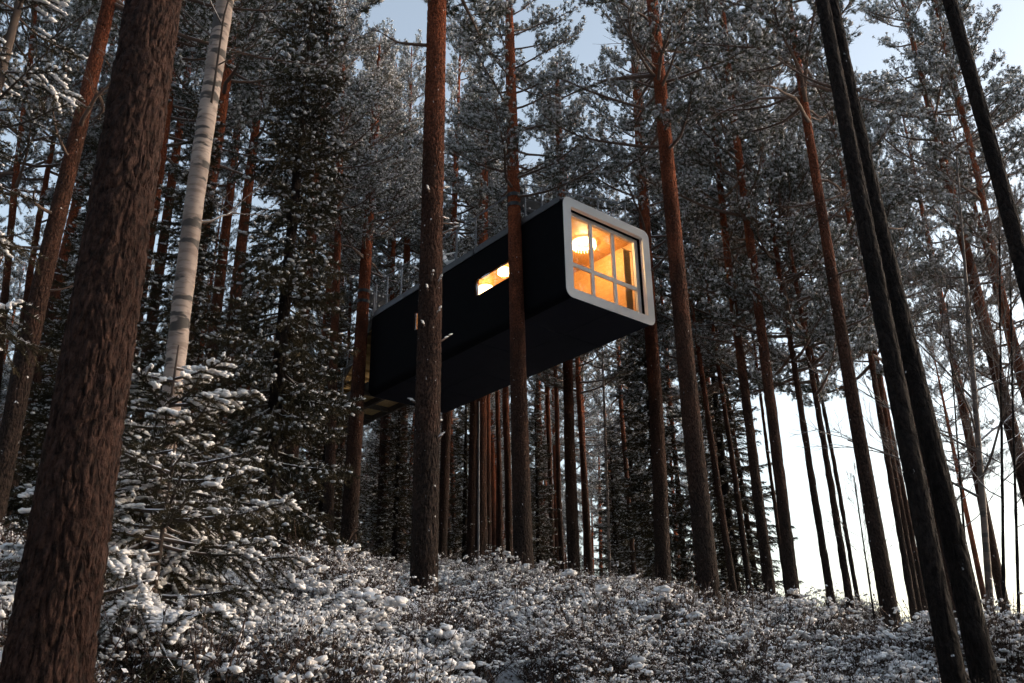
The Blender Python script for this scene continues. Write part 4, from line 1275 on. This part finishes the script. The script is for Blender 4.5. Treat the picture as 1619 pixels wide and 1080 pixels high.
# thinner wood to the right of the gap, farther off, and the wood around and behind the viewer
for r0, r1, a0, a1, n in ((45, 80, 0.46, 0.8, 8), (22, 60, 0.95, 2.3, 26), (9, 60, 2.3, 3.9, 110), (10, 50, 3.9, 5.4, 150)):
    k = 0
    while k < n:
        r = math.sqrt(rg.uniform(r0 ** 2, r1 ** 2)); a_ = rg.uniform(a0, a1)
        put(r * math.sin(a_), r * math.cos(a_), int(rg.choice([0, 1, 2, 3, 4], p=[.3, .3, .2, .1, .1])), rg.uniform(0.9, 1.15)); k += 1
scatter('surrounding_wood', pts, rots, scls, idx, lib, 'dense snowy pine and spruce wood fading away behind the cabin')

# ------------------------------------------------------------------ ground cover
def shrub(seed, h=0.30, spread=0.20, stems=26, snow=30, leaf=20, rs=1.0):
    rg = np.random.default_rng(seed)
    st, lf, sn = MB(), MB(), MB()
    tips = []
    for i in range(stems):
        a_ = rg.uniform(0, 6.28); r0 = rg.uniform(0, spread * 0.45)
        p = np.array([r0 * math.cos(a_), r0 * math.sin(a_), -0.04])
        path = limb_path(p, math.pi / 2 - a_ + rg.normal() * 0.5, rg.uniform(0.75, 1.5), h * rg.uniform(0.6, 1.25), rg, 4, -0.12, 0.22)
        st.tube(path, (0.004, 0.0034, 0.0025, 0.0015), 3, cap=False)
        for k in range(2):
            sb = limb_path(path[1 + k], rg.uniform(0, 6.28), rg.uniform(0.1, 1.0), h * 0.4 * rg.uniform(0.5, 1), rg, 3, 0, 0.2)
            st.tube(sb, (0.0025, 0.002, 0.001), 3, cap=False); tips.append(sb[-1])
        tips.append(path[-1]); tips.append(path[-2])
        q = rg.random(leaf) * 2.4 + 0.6
        j = np.minimum(q.astype(int), 2)
        c = path[j] + (path[j + 1] - path[j]) * (q - j)[:, None] + rg.normal(size=(leaf, 3)) * 0.022
        d = nrm(rg.normal(size=(leaf, 3)) + [0, 0, 0.2]); s = nrm(np.cross(d, rg.normal(size=(leaf, 3))))
        L = rg.uniform(0.012, 0.026, (leaf, 1)); wv = L * 0.30
        V = np.stack([c, c + d * L * 0.5 + s * wv, c + d * L, c + d * L * 0.5 - s * wv], 1).reshape(-1, 3)
        white = (rg.random(leaf) < 0.18) & (q > 1.3)
        Fq = np.arange(leaf * 4).reshape(-1, 4)
        lf.add(V, Fq[~white]); sn.add(V, Fq[white])
    tips = np.array(tips)
    tips = tips[np.argsort(-tips[:, 2])]
    m = min(snow, int(len(tips) * 0.8))
    sel = rg.choice(int(len(tips) * 0.85), m, replace=False)
    k = 5
    r = rs * np.repeat(0.0055 + 0.0115 * rg.random(m) ** 1.8, k) * rg.uniform(0.45, 1.15, m * k)
    C = np.repeat(tips[sel], k, 0) + rg.normal(size=(m * k, 3)) * [0.016 * rs, 0.016 * rs, 0.007] + [0, 0, 0.004]
    lumps(sn, C, np.stack([r * rg.uniform(0.9, 1.9, m * k), r, r * rg.uniform(0.5, 0.95, m * k)], -1), rg, ICO2 if rs > 1 else ICO1, 0.55 if rs > 1 else 0.75, axis=rg.uniform(0, 6.28, m * k))
    return piece('shrub_piece', [(st, M['stem']), (lf, M['shrub_leaf']), (sn, M['snow'])])
slib = [shrub(1, rs=1.4), shrub(2, 0.26, 0.24, 28, 34, rs=1.9), shrub(3, 0.36, 0.18, 22, 24), shrub(4, 0.22, 0.26, 28, 40, rs=2.2), shrub(5, 0.42, 0.16, 18, 16, 10), shrub(6, 0.28, 0.22, 30, 14, 24)]
rg = np.random.default_rng(78)
n = 22000
a_ = rg.uniform(-0.72, 0.72, n); r = 2.6 + (33 - 2.6) * rg.random(n) ** 0.78
X, Y = r * np.sin(a_), r * np.cos(a_)
dens = vnoise(np.stack([X * 0.9, Y * 0.9, X * 0 + 5], -1)) * 0.65 + vnoise(np.stack([X * 2.7, Y * 2.7, X * 0 + 9], -1)) * 0.35
ok = rg.random(n) < np.clip((dens - 0.46) * 8.0, 0.02, 1)
X, Y, r = X[ok], Y[ok], r[ok]; n = len(X)
Z = gz(X, Y)
type_n = vnoise(np.stack([X * 0.75, Y * 0.75, X * 0 + 21], -1)) + rg.normal(size=n) * 0.10
kinds = np.where(type_n < 0.46, rg.choice([5, 4, 2], n, p=[.65, .2, .15]), np.where(type_n < 0.66, rg.choice([0, 2, 5, 1], n), rg.choice([1, 3, 0], n)))
s = rg.uniform(0.75, 1.3, n) * (0.65 + 1.05 * vnoise(np.stack([X * 0.8, Y * 0.8, X * 0 + 2], -1)))
s = s * np.interp(r, [2.6, 7.0], [0.62, 1.0])
scatter('dwarf_shrubs', np.stack([X, Y, Z], -1), np.stack([rg.normal(size=n) * 0.12, rg.normal(size=n) * 0.12, rg.uniform(0, 6.28, n)], -1),
        np.stack([s, s, s], -1), kinds, slib, 'snow laden dwarf shrubs covering the forest floor')
